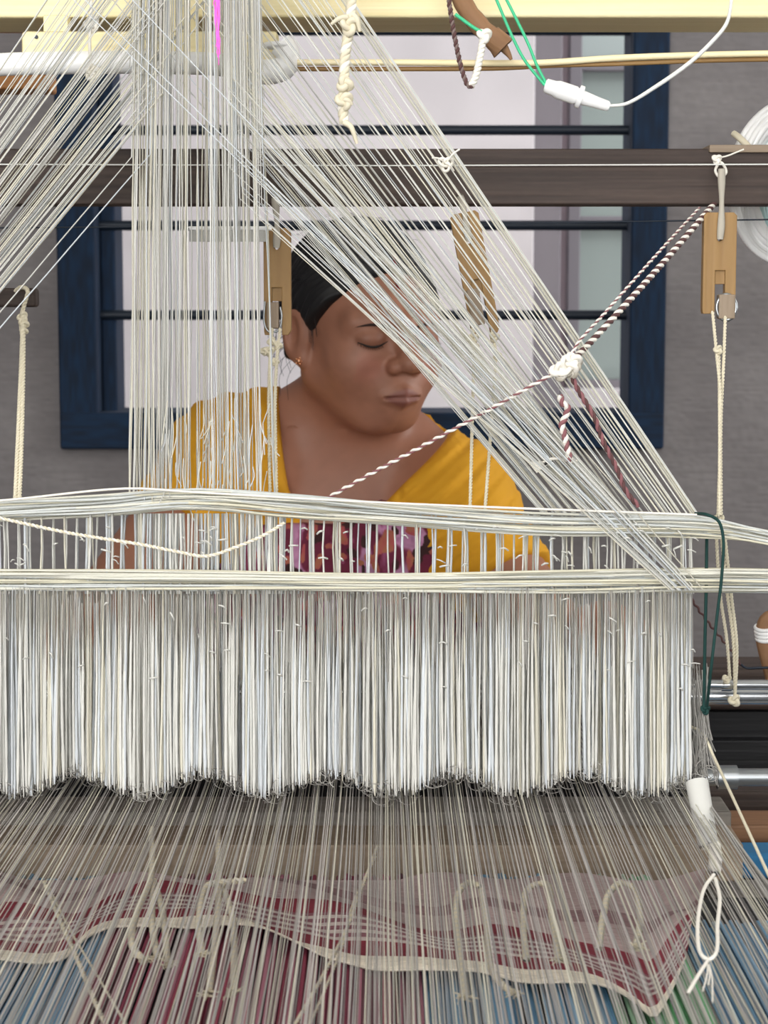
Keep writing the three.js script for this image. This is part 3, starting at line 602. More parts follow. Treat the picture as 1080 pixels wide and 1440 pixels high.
bundle('lower bundle of straight horizontal white strings above the heddles', [[-260, 803], [0, 802], [270, 803], [540, 806], [800, 803], [1000, 800], [1180, 800], [1500, 800]], [[-260, 829], [0, 829], [270, 830], [540, 831], [800, 833], [1000, 832], [1180, 834], [1500, 836]], 28, 1.40, 1.43, 0.0006, 0.0012);
{
  const o = thing('dark_green_cord', 'dark green cord tied round both string bundles at their right end', 'cord'), D = 1.385;
  mesh('loop', tube([[978, 722, D + 0.02], [995, 724, D], [1010, 732, D], [1017, 755, D], [1015, 810, D], [1008, 870, D], [1000, 940, D], [994, 996, D + 0.03]].map((a) => P(...a)), 0.0012, 7, 60), M.dgreen, o);
  mesh('loop', tube([[994, 757, D + 0.05], [993, 830, D + 0.03], [991, 920, D + 0.03], [990, 998, D + 0.03]].map((a) => P(...a)), 0.0013, 7, 40), M.dgreen, o);
  mesh('knot', knotGeo(P(992, 998, D + 0.03), 0.003, 0.0013), M.dgreen, o);
}
{
  const o = thing('sagging_string', 'twisted white string sagging between the two bundles at left', 'string');
  rope(o, [[-30, 722], [20, 733], [100, 750], [200, 766], [250, 776], [290, 782], [330, 770], [372, 752], [400, 735]].map(([x, y]) => P(x, y, 1.395)), 0.0013, 0.006, [M.cordwhite, M.cord]);
}

// ------------------------------------------------------------------ the heddle curtain
const wave = (x) => Math.cos((x - 20) / 177 * Math.PI * 2);
{
  const t = new Tubes(5), step = 3.05;
  const hc = () => { const r = rnd(), k = rr(0.88, 1.06); return shadeOf(r < 0.6 ? TC.white : r < 0.85 ? TC.cool : TC.cream, k); };
  // thick looped lower parts, in five rows
  for (let row = 0; row < 4; row++) for (let x = -230 + row * 1.1; x < 974; x += step * rr(0.7, 1.35)) {
    const w = wave(x), D = 1.405 + row * 0.022 + rr(-0.006, 0.006), mid = 0.5 - 0.5 * w;
    const bot = 1104 + 14 * w + rr(-9, 7), top = 824 + 34 * mid * rnd() * (row < 2 ? 1 : 0.5);
    if (rnd() < 0.10 + 0.45 * sstep(0.52, 0.8, sn(x * 0.115 + row * 5.3, row * 7.1))) continue;
    const n = 14, ph = rr(0, 9), lean = gauss() * 1.8, r = rr(0.0008, 0.00132), pts = [], from = 0.05 + 0.16 * mid * rnd(), to = from + rr(0.3, 0.55);
    for (let k = 0; k <= n; k++) { const u = k / n; pts.push(P(x + lean * (1 - u) * 1.6 + 0.9 * Math.sin(u * 5 + ph), lerp(top, bot, u), D + 0.002 * Math.sin(u * 4 + ph))); }
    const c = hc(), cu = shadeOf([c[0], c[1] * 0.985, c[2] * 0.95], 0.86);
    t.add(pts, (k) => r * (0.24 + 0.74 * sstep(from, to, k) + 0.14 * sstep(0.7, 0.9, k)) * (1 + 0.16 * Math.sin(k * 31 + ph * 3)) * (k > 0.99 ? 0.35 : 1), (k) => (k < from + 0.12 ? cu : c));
  }
  // fine ties above them, up to the lower bundle
  for (let x = -230; x < 974; x += rr(1.2, 2.4)) {
    const w = wave(x), D = rr(1.41, 1.49), c = shadeOf(pick([0.62, 0.58, 0.5], TC.grey, [0.55, 0.53, 0.5]), rr(0.8, 1.05));
    t.add([P(x, 822, D), P(x + rr(-2, 2), 880, D), P(x + rr(-3, 3), 930 + 30 * rnd(), D)], rr(0.0003, 0.00055), c);
  }
  // threads between the bundles, in little groups
  for (let x = -230; x < 985;) {
    const m = 1 + Math.floor(rnd() * 4.2), dense = x > 190 && x < 400 ? 0.32 : x > 560 && x < 700 ? 1.15 : 1;
    for (let i = 0; i < m; i++) { const a = x + i * rr(1.5, 3), D = rr(1.415, 1.46), c = hc(); t.add([P(a + rr(-2, 2), 722, D), P(a + rr(-1, 1), 770, D), P(a + rr(-3, 3), 835, D)], rr(0.00055, 0.00105), c); }
    x += (m * 2.2 + rr(4, 15)) * dense;
  }
  // lint and cut ends
  for (let i = 0; i < 120; i++) {
    const up = rnd() < 0.55, x = rr(-30, 975), y = up ? rr(738, 798) : rr(838, 970), D = 1.398, a = rr(-0.5, 0.5) + (rnd() < 0.3 ? 0.9 : 0), l = rr(5, 13);
    t.add(curve([P(x, y, D), P(x + Math.cos(a) * l * 0.5, y + Math.sin(a) * l * 0.5 - rr(0, 3), D - 0.004), P(x + Math.cos(a) * l, y + Math.sin(a) * l, D)], 4), rr(0.0004, 0.0008), TC.white);
  }
  // curls and fluff under the lower ends
  for (let i = 0; i < 420; i++) {
    const x = rr(-60, 1000), w = wave(x), y = 1096 + 14 * w + rr(-6, 10), D = rr(1.40, 1.46), rad = rr(4, 15), a0 = rr(0, 6), n = 9, pts = [], sq = rr(0.5, 1), tw = rr(2, 5);
    for (let k = 0; k <= n; k++) { const a = a0 + tw * k / n; pts.push(P(x + Math.cos(a) * rad, y + Math.sin(a) * rad * sq + 4, D + 0.006 * Math.sin(a * 2))); }
    t.add(pts, rr(0.00022, 0.0004), shadeOf(TC.grey, rr(0.8, 1.1)));
  }
  tag(mesh('heddle_curtain', t.geo(), M.thread), 'dense curtain of white string heddles with a scalloped lower edge', 'heddles', null, 'stuff');
}
{ // loose grey threads at the right end of the heddles
  const t = new Tubes(4);
  for (let i = 0; i < 70; i++) { const x = rr(966, 996), D = rr(1.42, 1.47), y = rr(930, 1000), e = rr(1040, 1110); t.add(curve([P(x, y, D), P(x + rr(-6, 10), (y + e) / 2, D), P(clamp(x + rr(-8, 22), 966, 1010), e, D)], 6), rr(0.00025, 0.0005), shadeOf(TC.grey, rr(0.6, 1))); }
  tag(mesh('loose_thread_tangle', t.geo(), M.thread), 'tangle of loose grey threads at the right end of the heddles', 'threads', null, 'stuff');
  const s = thing('taut_string', 'single taut pale string running forward past the right edge of the warp', 'string');
  mesh('string', tube([[972, 1022, 1.44], [988, 1030, 1.43], [1000, 1056, 1.42], [1040, 1142, 1.3], [1100, 1272, 1.15]].map((a) => P(...a)), 0.0011, 6, 40), M.cord, s);
}
{
  const o = thing('paper_tube', 'white paper tube hanging by a strap at the right end of the warp', 'tube'), a = P(980, 1100, 1.40), b = P(996, 1189, 1.37);
  const wob = (k) => 0.0086 * (1 - 0.12 * k), pts = line(a, b, 12);
  mesh('roll', new Tubes(20).add(pts, wob).geo(), M.paper, o);
  mesh('inner_end', new Tubes(16).add([b.clone(), b.clone().add(V(0.0005, -0.002, 0.0003))], 0.006).geo(), M.cordgrey, o);
  const st = [[1004, 1188, 1.37], [1006, 1205, 1.36], [1004, 1226, 1.35]].map((q) => P(...q));
  mesh('strap', new Tubes(8).add(curve(st, 12), 0.005).geo(), M.cordwhite, o);
}

// ------------------------------------------------------------------ the warp, the coloured yarns and the cloth below it
{
  const t = new Tubes(4);
  const zf = (py) => Q(540, py, WARP_H).z;
  const xr = P(984, 1110, 1.45).x, xl = -0.56;
  for (let x = xl; x < xr;) {
    const m = 1 + Math.floor(rnd() * 3.4);
    for (let i = 0; i < m; i++) {
      const xa = x + i * rr(0.0006, 0.0013), dh = pick(0.007, -0.004, 0.001) + rr(-0.002, 0.002), bright = rnd() < 0.11, r = bright ? rr(0.00042, 0.0006) : rr(0.00026, 0.0004);
      const c = shadeOf(bright ? TC.cream : pick(TC.grey, TC.grey, TC.cream, [0.62, 0.58, 0.55], [0.5, 0.48, 0.47]), rr(0.75, 1.05));
      t.add([V(xa, WARP_H, -1.74), V(xa + rr(-0.001, 0.001), WARP_H + dh, -1.45), V(xa + rr(-0.002, 0.002), WARP_H + dh * 0.6, -1.1), V(xa + rr(-0.003, 0.003), WARP_H - 0.003, -0.72)], r, c);
    }
    { const xa = x + rr(0, 0.003), dh = rr(-0.008, -0.003), c = shadeOf(pick([0.44, 0.41, 0.38], [0.36, 0.34, 0.33], [0.5, 0.45, 0.42]), rr(0.8, 1.05)); t.add([V(xa, WARP_H, -1.74), V(xa, WARP_H + dh, -1.45), V(xa + rr(-0.001, 0.001), WARP_H + dh, -1.1), V(xa + rr(-0.002, 0.002), WARP_H - 0.004, -0.72)], (k) => 0.00036 - 0.00012 * k, c); }
    x += m * 0.0008 + rr(0.0006, 0.0032);
  }
  for (let i = 0; i < 26; i++) { const a = xr + rr(-0.002, 0.012); t.add([V(xr - 0.004, WARP_H + 0.004, -1.46), V(a, WARP_H + rr(-0.005, 0.005), -0.9)], rr(0.0003, 0.0006), shadeOf(TC.grey, rr(0.8, 1.1))); }
  tag(mesh('warp_threads', t.geo(), M.thread), 'sheet of fine pale warp threads spreading towards the viewer below the heddles', 'threads', null, 'stuff');
}
{
  const band = (label, px0, px1, cols, gap, end = -1.445) => {
    const t = new Tubes(5), a = Q(px0, 1440, LOW_H), b = Q(px1, 1440, LOW_H);
    for (let x = a.x; x < b.x; x += gap * rr(0.7, 1.3)) { const c = shadeOf(pick(...cols), rr(0.75, 1.15)), dy = rr(-0.004, 0.004); t.add([V(x, LOW_H + dy, end), V(x + rr(-0.001, 0.001), LOW_H + dy, -1.25), V(x + rr(-0.0015, 0.0015), LOW_H + dy, -0.95)], rr(0.0012, 0.0017), c); }
    tag(mesh('coloured_yarn', t.geo(), M.thread), label, 'yarn', null, 'stuff');
  };
  const blue = [[0.09, 0.22, 0.36], [0.13, 0.28, 0.42], [0.21, 0.34, 0.46]], mar = [[0.30, 0.045, 0.085], [0.23, 0.04, 0.075], [0.38, 0.15, 0.20], [0.11, 0.035, 0.05]], grn = [[0.10, 0.33, 0.14], [0.14, 0.38, 0.18], [0.26, 0.42, 0.28]];
  band('blue yarns at the lower left, under the pale warp', -420, 98, blue, 0.0019);
  band('deep maroon yarns in the lower middle, under the pale warp', 99, 596, mar, 0.0021);
  band('blue yarns right of the maroon yarns, under the pale warp', 597, 866, blue, 0.0019);
  band('green yarns between two blue bands at the lower right', 867, 1008, grn, 0.0019);
  band('blue yarns in the lower right corner', 1009, 1300, blue, 0.0019, -1.335);
  mesh('yarn_tray', box(-0.75, 0.5, LOW_H - 0.03, LOW_H - 0.012, -1.44, -0.9, 0.003), M.blackwood);
  tag(scene.children[scene.children.length - 1], 'dark board lying under the coloured yarns', 'board');
  tag(mesh('blue_cloth', pbox(1040, 1201, 1180, 1238, 1.56, 0.04, 0.006), std('#2d6f9c', 0.9)), 'folded blue cloth between wooden rails at the right edge', 'cloth');
}
{ // the striped shawl lying on the yarns
  const near = [[-260, 1330], [-120, 1338], [0, 1347], [60, 1352], [95, 1343], [120, 1318], [150, 1304], [200, 1300], [270, 1304], [380, 1326], [480, 1350], [560, 1371], [620, 1377], [680, 1374], [740, 1386], [800, 1393], [850, 1400], [890, 1414], [918, 1430], [940, 1400], [962, 1352]];
  const far = near.map(([x, y], i) => [i < near.length - 3 ? lerp(-230, 965, i / (near.length - 4)) : 965 + (i - near.length + 4) * 9, 1237]);
  for (let i = 0; i < near.length - 3; i++) far[i][0] = lerp(far[i][0], 510 + (near[i][0] - 510) * 0.9, 0.9);
  const nU = 110, nV = 34, c1 = new THREE.CatmullRomCurve3(near.map(([x, y]) => V(x, y, 0)), false, 'centripetal').getSpacedPoints(nU), c2 = new THREE.CatmullRomCurve3(far.map(([x, y]) => V(x, y, 0)), false, 'centripetal').getSpacedPoints(nU);
  const pos = [], uv = [], idx = [], put = (lift) => {
    for (let i = 0; i <= nU; i++) { let d = 0, prev = null; for (let j = 0; j <= nV; j++) {
      const v = j / nV, x = lerp(c1[i].x, c2[i].x, v), y = lerp(c1[i].y, c2[i].y, v), p = Q(x, y, LOW_H + 0.008);
      const wv = 0.007 * Math.sin(p.x * 21 + v * 2.4) * Math.sin(v * 5 + p.x * 9) + 0.004 * Math.sin(p.x * 55 + v * 6);
      p.y += Math.max(-0.002, wv) + lift; if (prev) d += p.distanceTo(prev); prev = p.clone(); pos.push(p.x, p.y, p.z); uv.push(p.x * 2, d / 0.24); } }
  };
  put(0.0016); put(0);
  const S = (nU + 1) * (nV + 1), at = (i, j, k) => k * S + i * (nV + 1) + j;
  for (let i = 0; i < nU; i++) for (let j = 0; j < nV; j++) { idx.push(at(i, j, 0), at(i + 1, j, 0), at(i + 1, j + 1, 0), at(i, j, 0), at(i + 1, j + 1, 0), at(i, j + 1, 0), at(i, j, 1), at(i + 1, j + 1, 1), at(i + 1, j, 1), at(i, j, 1), at(i, j + 1, 1), at(i + 1, j + 1, 1)); }
  for (let i = 0; i < nU; i++) for (const j of [0, nV]) idx.push(at(i, j, 0), at(i, j, 1), at(i + 1, j, 0), at(i + 1, j, 0), at(i, j, 1), at(i + 1, j, 1));
  for (let j = 0; j < nV; j++) for (const i of [0, nU]) idx.push(at(i, j, 0), at(i, j + 1, 0), at(i, j, 1), at(i, j, 1), at(i, j + 1, 0), at(i, j + 1, 1));
  const g = new THREE.BufferGeometry(); g.setAttribute('position', new THREE.Float32BufferAttribute(pos, 3)); g.setAttribute('uv', new THREE.Float32BufferAttribute(uv, 2)); g.setIndex(idx); g.computeVertexNormals();
  const tau = [168, 148, 146], mar = [122, 40, 54], wh = [226, 216, 198], w1 = field(256, 1024, [128, 512], 61), w2 = field(256, 1024, [6, 12], 62);
  const tex = texture(256, 1024, (x, y) => {
    const m = y / 1024 * 0.24; let c = tau;
    if (m < 0.017) c = wh; else if (m < 0.036) c = mar; else if (m < 0.074) c = ((m - 0.036) % 0.0098) < 0.0046 ? [186, 172, 166] : [128, 84, 92]; else if (m < 0.095) c = mar;
    else if (m > 0.13 && m < 0.15) c = [136, 108, 110];
    return c.map((q) => q * (0.82 + 0.22 * w1(x, y) + 0.14 * w2(x, y)));
  });
  tex.wrapT = THREE.ClampToEdgeWrapping;
  tag(mesh('striped_shawl', g, new THREE.MeshStandardMaterial({ map: tex, roughness: 0.9, side: THREE.DoubleSide })), 'maroon and taupe shawl with white border stripes lying wavy under the warp', 'shawl');
}
{ // cord ends hanging under the warp
  const H = WARP_H - 0.007;
  const ends = [
    ['frayed cream cord, left of the three over the shawl\'s white stripe at left', [[213, 1165], [212, 1235], [192, 1285], [186, 1330], [202, 1350]]],
    ['short straight cream cord, middle of the three over the shawl\'s white stripe', [[216, 1238], [214, 1300], [221, 1346]]],
    ['long cream cord, right of the three over the shawl\'s white stripe at left', [[217, 1240], [229, 1285], [236, 1356]]],
    ['cream cord bent sideways at the top of the thick cluster left of centre', [[346, 1238], [318, 1240], [296, 1243], [280, 1290], [284, 1342]]],
    ['thick cream cord down the middle of the cluster left of centre', [[306, 1170], [308, 1242], [302, 1330], [294, 1396]]],
    ['cream cord ending in a tuft, right side of the cluster left of centre', [[312, 1244], [327, 1292], [329, 1396]]],
    ['cream cord folded in an arch, right of centre, with a tufted left leg', [[655, 1402], [646, 1340], [641, 1290], [648, 1250], [662, 1241], [674, 1246]]],
    ['cream cord slanting to a tufted end right of centre over the blue yarns', [[676, 1246], [684, 1300], [690, 1360], [706, 1384], [722, 1396]]],
    ['narrow arch of cream cord over the maroon part of the shawl', [[740, 1350], [736, 1290], [745, 1248], [766, 1242], [776, 1290], [786, 1350]]],
    ['wide arch of cream cord at right over the taupe part of the shawl', [[842, 1334], [848, 1290], [858, 1254], [874, 1242], [888, 1246], [900, 1290], [894, 1332]]],
  ];
  ends.forEach(([label, pts], n) => {
    const o = thing('cord_end', label, 'cord'), p = pts.map(([x, y]) => Q(x, y, H - 0.003 * (n % 3)));
    rope(o, p, 0.0021, 0.0085, [M.cordold, M.cordgrey]);
    const e = p[n === 6 ? 0 : p.length - 1];
    const t = new Tubes(4); for (let i = 0; i < 12; i++) t.add([e.clone(), e.clone().add(V(rr(-0.004, 0.004), rr(-0.001, 0.003), 0.003)), e.clone().add(V(rr(-0.007, 0.007), rr(-0.001, 0.004), rr(-0.002, 0.012)))], 0.00045, [1, 1, 1]);
    tag(mesh('frayed_tip', t.geo(), M.cordold, o), null, null, null, 'stuff');
  });
  const d1 = thing('twisted_string', 'twisted cream cord slanting down to the left below the centre of the heddles', 'cord');
  rope(d1, [[531, 1190], [505, 1260], [486, 1310], [450, 1380], [410, 1450]].map(([x, y]) => Q(x, y, H)), 0.0012, 0.009, [M.cordold, M.cordgrey]);
  const d2 = thing('twisted_string', 'second twisted cream cord slanting just right of the first, below the centre', 'cord');
  rope(d2, [[528, 1205], [497, 1270], [482, 1330], [460, 1385], [432, 1450]].map(([x, y]) => Q(x, y, H)), 0.0009, 0.009, [M.cordold, M.cordgrey]);
  const d3 = thing('twisted_string', 'thick twisted cream cord slanting down to the right at the lower left', 'cord');
  rope(d3, [[62, 1240], [82, 1288], [105, 1340], [132, 1405], [146, 1436]].map(([x, y]) => Q(x, y, H)), 0.0014, 0.009, [M.cordold, M.cordgrey]);
  const d4 = thing('twisted_string', 'thin twisted cream cord beside the thick slanting one at the lower left', 'cord');
  rope(d4, [[70, 1250], [100, 1310], [130, 1360], [180, 1445]].map(([x, y]) => Q(x, y, H)), 0.0008, 0.009, [M.cordold, M.cordgrey]);
  const l = thing('cord_loop', 'loop of thin white cord with a frayed tail below the paper tube', 'cord'), HL = WARP_H + 0.012;
  mesh('loop', tube([[1004, 1230], [992, 1246], [984, 1275], [981, 1315], [986, 1342], [996, 1350], [1006, 1342], [1009, 1300], [1012, 1262], [1006, 1236]].map(([x, y]) => Q(x, y, HL)), 0.0012, 7, 60), M.cordwhite, l);
  mesh('tail', tube([[996, 1350], [984, 1368], [967, 1397]].map(([x, y]) => Q(x, y, HL)), 0.0011, 7, 16), M.cordwhite, l);
  for (const [x, y] of [[988, 1394], [1002, 1410], [996, 1385]]) mesh('frayed_strand', tube([[996, 1352], [(996 + x) / 2 + 2, 1372], [x, y]].map(([a, b]) => Q(a, b, HL)), 0.0005, 5, 10), M.cordwhite, l);
}
{ // right edge
  const c = thing('dark_string', 'dark reddish cord slanting down behind the heddles to a black wire at right', 'cord');
  mesh('cord', strand([[968, 836], [990, 868], [1020, 905], [1044, 937]].map(([x, y]) => P(x, y, 1.6)), 0.0007, 0.001, 0.008, 0), M.cordbrown, c);
  mesh('wire', tube([[1042, 934], [1048, 939], [1070, 939], [1140, 939]].map(([x, y]) => P(x, y, 1.6)), 0.0011, 7, 20), M.iron, c);
  const h = thing('wooden_hook', 'curved wooden hook wrapped in white tape at the right edge', 'handle'), D = 1.66;
  mesh('grip', new Tubes(14).add(curve([[1130, 866], [1100, 866], [1080, 872], [1074, 890], [1078, 915], [1086, 945], [1090, 962]].map(([x, y]) => P(x, y, D)), 30), 0.0075).geo(), M.stick, h);
  for (let i = 0; i < 4; i++) { const a = P(1075 + i * 0.6, 882 + i * 5, D), g = new THREE.TorusGeometry(0.0077, 0.0019, 8, 24); g.rotateX(Math.PI / 2 + 0.25); g.rotateZ(0.12); g.translate(a.x, a.y, a.z); mesh('tape_turn', g, M.pvc, h); }
}
// ------------------------------------------------------------------ the weaver
{
  const woman = thing('person', 'woman in mustard yellow blouse seated at the loom, head turned, eyes lowered', 'person');
  const origin = P(512, 471, 2.10);
  const HM = new THREE.Matrix4().multiplyMatrices(new THREE.Matrix4().makeTranslation(origin.x, origin.y, origin.z), new THREE.Matrix4().makeRotationX(0.10).multiply(new THREE.Matrix4().makeRotationY(0.50)).multiply(new THREE.Matrix4().makeRotationZ(-0.04)));
  const HI = HM.clone().invert(), he = HI.elements;
  const loc = (x, y, z) => [he[0] * x + he[4] * y + he[8] * z + he[12], he[1] * x + he[5] * y + he[9] * z + he[13], he[2] * x + he[6] * y + he[10] * z + he[14]];
  const wl = (x, y, z) => V(x, y, z).applyMatrix4(HM);
  const c2 = (x, y, z, ax, ay, az, bx, by, bz, ra, rb) => cap(x, y, z, { x: ax, y: ay, z: az }, { x: bx, y: by, z: bz }, ra, rb);

  function head(x, y, z) {
    const a = Math.abs(x);
    let d = ell(x, y, z, 0, 0.036, -0.018, 0.070, 0.082, 0.090);
    d = smin(d, ell(x, y, z, 0, -0.014, 0.022, 0.0615, 0.078, 0.066), 0.03);
    d = smin(d, ell(a, y, z, 0.034, -0.024, 0.050, 0.031, 0.034, 0.029), 0.02);
    d = smin(d, c2(a, y, z, 0.054, -0.040, 0.0, 0.019, -0.077, 0.052, 0.018, 0.018), 0.025);
    d = smin(d, ell(x, y, z, 0, -0.077, 0.057, 0.024, 0.0185, 0.023), 0.022);
    d = smin(d, ell(x, y, z, 0, -0.074, 0.026, 0.036, 0.020, 0.036), 0.02);
    if (z > 0.02) {
      d = smin(d, ell(x, y, z, 0, -0.050, 0.070, 0.029, 0.025, 0.0235), 0.02);
      d = smin(d, c2(a, y, z, 0.012, 0.025, 0.081, 0.046, 0.021, 0.063, 0.0095, 0.009), 0.018);
      d = smax(d, -ell(a, y, z, 0.031, 0.006, 0.097, 0.019, 0.0105, 0.0125), 0.012);
      d = smin(d, ell(a, y, z, 0.0315, 0.0045, 0.0735, 0.0160, 0.0118, 0.0125), 0.004);
      d = smin(d, c2(x, y, z, 0, 0.020, 0.0865, 0, -0.016, 0.1025, 0.0070, 0.0100), 0.013);
      d = smin(d, ell(x, y, z, 0, -0.0195, 0.1050, 0.0120, 0.0102, 0.0115), 0.008);
      d = smin(d, ell(a, y, z, 0.0132, -0.0240, 0.0940, 0.0078, 0.0078, 0.0100), 0.006);
      d = smax(d, -ell(a, y, z, 0.0068, -0.0310, 0.1015, 0.0042, 0.0032, 0.0055), 0.003);
      d = smax(d, -c2(x, y, z, 0, -0.036, 0.1035, 0, -0.044, 0.1040, 0.0035, 0.003), 0.010);
      d = smin(d, c2(a, y, z, 0, -0.0506, 0.0948, 0.0185, -0.0550, 0.0865, 0.0058, 0.0030), 0.008);
      d = smin(d, c2(a, y, z, 0, -0.0616, 0.0940, 0.0140, -0.0590, 0.0880, 0.0074, 0.0036), 0.006);
      d = smax(d, -c2(a, y, z, 0, -0.0557, 0.1020, 0.0200, -0.0572, 0.0895, 0.0016, 0.0013), 0.0022);
      d = smax(d, -c2(a, y, z, 0, -0.0695, 0.101, 0.014, -0.0685, 0.096, 0.0045, 0.003), 0.009);
    }
    if (a > 0.05) {
      let e = ell(a + z * 0.35, y, z, 0.0765, 0.002, -0.006, 0.0085, 0.031, 0.0180);
      e = smin(e, ell(a, y, z, 0.0735, -0.025, 0.001, 0.0065, 0.0095, 0.0085), 0.008);
      e = smax(e, -ell(a, y, z, 0.0860, 0.003, -0.004, 0.0065, 0.0190, 0.0100), 0.004);
      d = smin(d, e, 0.006);
    }
    return d;
  }
  // joints
  const SR = P(326, 650, 2.13), SL = P(636, 706, 2.12), ER = P(150, 868, 1.99), EL = P(768, 898, 1.99), WR = P(122, 934, 1.84), WL = P(846, 934, 1.84);
  const neckTop = wl(0, -0.05, -0.024), neckBase = P(500, 662, 2.18), tR = P(452, 592, 2.18), tL = P(574, 646, 2.17), ch = P(478, 800, 2.185);
  const hipR = V(ch.x - 0.085, 0.555, -2.22), hipL = V(ch.x + 0.085, 0.555, -2.22), kneeR = V(ch.x - 0.15, 0.53, -1.86), kneeL = V(ch.x + 0.15, 0.53, -1.86);
  function torso(x, y, z) {
    let d = ell(x, y, z, ch.x, ch.y, ch.z, 0.150, 0.19, 0.100);
    d = smin(d, cap(x, y, z, tR, SR, 0.047, 0.056), 0.05);
    d = smin(d, cap(x, y, z, tL, SL, 0.046, 0.054), 0.05);
    d = smin(d, ell(x, y, z, ch.x, 0.66, -2.20, 0.140, 0.17, 0.105), 0.05);
    d = smin(d, ell(x, y, z, ch.x, 0.56, -2.22, 0.17, 0.105, 0.13), 0.06);
    d = smin(d, ell(Math.abs(x - ch.x), y, z, 0.075, ch.y - 0.03, ch.z + 0.085, 0.062, 0.065, 0.05), 0.05);
    return d;
  }
  const neck = (x, y, z) => cap(x, y, z, neckTop, neckBase, 0.050, 0.058);
  const armR = (x, y, z) => smin(cap(x, y, z, SR, ER, 0.058, 0.044), cap(x, y, z, ER, WR, 0.041, 0.027), 0.02);
  const armL = (x, y, z) => smin(cap(x, y, z, SL, EL, 0.053, 0.042), cap(x, y, z, EL, WL, 0.041, 0.027), 0.02);
  function body(x, y, z) {
    let d = smin(torso(x, y, z), neck(x, y, z), 0.05);
    d = smin(d, armR(x, y, z), 0.035); d = smin(d, armL(x, y, z), 0.035);
    return d;
  }
  const full = (x, y, z) => {
    const l = loc(x, y, z); let h = 1;
    if (Math.abs(l[0]) < 0.12 && Math.abs(l[1]) < 0.18 && Math.abs(l[2]) < 0.17) h = head(...l);
    return smin(h, body(x, y, z), 0.028);
  };
  const skinA = [0.355, 0.158, 0.098], lip = [0.255, 0.098, 0.074], dk = [0.23, 0.092, 0.056];
  const paint = (x, y, z) => {
    const l = loc(x, y, z); let c = skinA, n = 0.94 + 0.12 * sn(x * 160, y * 160 + z * 90);
    if (Math.abs(l[0]) < 0.05 && l[2] > 0.05 && Math.abs(l[1]) < 0.09) {
      const q = Math.hypot(l[0] / 0.0208, (l[1] + 0.0567) / (0.0112 - Math.abs(l[0]) * 0.24));
      c = mixc(lip, c, sstep(0.8, 1.15, q));
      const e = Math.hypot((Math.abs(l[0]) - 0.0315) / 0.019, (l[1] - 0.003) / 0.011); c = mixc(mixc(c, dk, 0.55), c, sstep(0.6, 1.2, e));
      const k = Math.hypot((Math.abs(l[0]) - 0.038) / 0.022, (l[1] + 0.026) / 0.02); c = mixc([0.385, 0.15, 0.098], c, sstep(0.2, 1.2, k));
    }
    return c.map((v) => v * n);
  };
  // hands: palm and five bent digits closed over the beater's cap
  const capTop = P(0, 935, 1.76).y, capBack = -1.797, capFront = -1.753;
  function hand(W, cx, s) {              // s: +1 when the thumb lies towards +x
    const dig = [], J = (x, y, z) => V(cx + x * s, y, z);
    [[-0.030, 0.86], [-0.010, 1.0], [0.010, 1.04], [0.029, 0.95]].forEach(([x, l], i) => {
      const k = J(x, capTop + 0.030 - (i === 0 ? 0.004 : 0), capBack - 0.012), m = J(x * 1.05, capTop + 0.016, capBack + 0.024 * l), n = J(x * 1.06, capTop + 0.009, capFront + 0.005 * l), t = J(x * 1.05, capTop - 0.014 * l, capFront + 0.0095);
      dig.push([k, m, 0.0095, 0.0088], [m, n, 0.0088, 0.0080], [n, t, 0.0080, 0.0068]);
    });
    const tb = J(0.030, capTop + 0.012, capBack - 0.045), tm = J(0.046, capTop + 0.006, capBack - 0.022), tt = J(0.040, capTop - 0.012, capBack - 0.0085);
    const c = J(0, capTop + 0.024, capBack - 0.048);
    return (x, y, z) => {
      let d = ell(x, y, z, c.x, c.y, c.z, 0.040, 0.0155, 0.046);
      d = smin(d, cap(x, y, z, W, c, 0.0255, 0.020), 0.02);
      for (const [a, b, ra, rb] of dig) d = Math.min(d, cap(x, y, z, a, b, ra, rb));
      d = smin(d, c2(x, y, z, tb.x, tb.y, tb.z, tm.x, tm.y, tm.z, 0.0125, 0.0100), 0.008);
      return smin(d, c2(x, y, z, tm.x, tm.y, tm.z, tt.x, tt.y, tt.z, 0.0098, 0.0080), 0.003);
    };
  }
  const handsAt = [[WR, P(118, 930, 1.79).x, 1], [WL, P(858, 930, 1.79).x, -1]];
  const cut = wl(0, -0.115, 0).y - 0.004;
  const geos = [];
  { const c = wl(0, 0, 0); geos.push(nets((x, y, z) => Math.max(full(x, y, z), cut - y), V(c.x - 0.14, cut - 0.006, c.z - 0.13), V(c.x + 0.14, c.y + 0.135, c.z + 0.15), 0.0026, paint)); }
  geos.push(nets((x, y, z) => Math.max(full(x, y, z), y - cut - 0.02), V(-0.40, 0.43, -2.40), V(0.33, cut + 0.04, -1.78), 0.008, paint));
  for (const [W, cx, s] of handsAt) geos.push(nets(hand(W, cx, s), V(cx - 0.085, capTop - 0.07, -1.92), V(cx + 0.085, capTop + 0.10, -1.72), 0.003, paint));
  for (const s of [-1, 1]) { const fx = ch.x + s * 0.15; geos.push(nets((x, y, z) => smin(cap(x, y, z, V(fx, 0.04, -1.86), V(fx, 0.03, -1.72), 0.036, 0.024), cap(x, y, z, V(fx, 0.06, -1.87), V(fx, 0.24, -1.87), 0.034, 0.042), 0.03), V(fx - 0.08, -0.01, -1.96), V(fx + 0.08, 0.3, -1.66), 0.008, paint)); }
  mesh('body', mergeGeometries(geos), new THREE.MeshPhysicalMaterial({ color: '#ffffff', vertexColors: true, roughness: 0.52, sheen: 0.15, sheenRoughness: 0.5, sheenColor: new THREE.Color('#c98a70') }), woman);

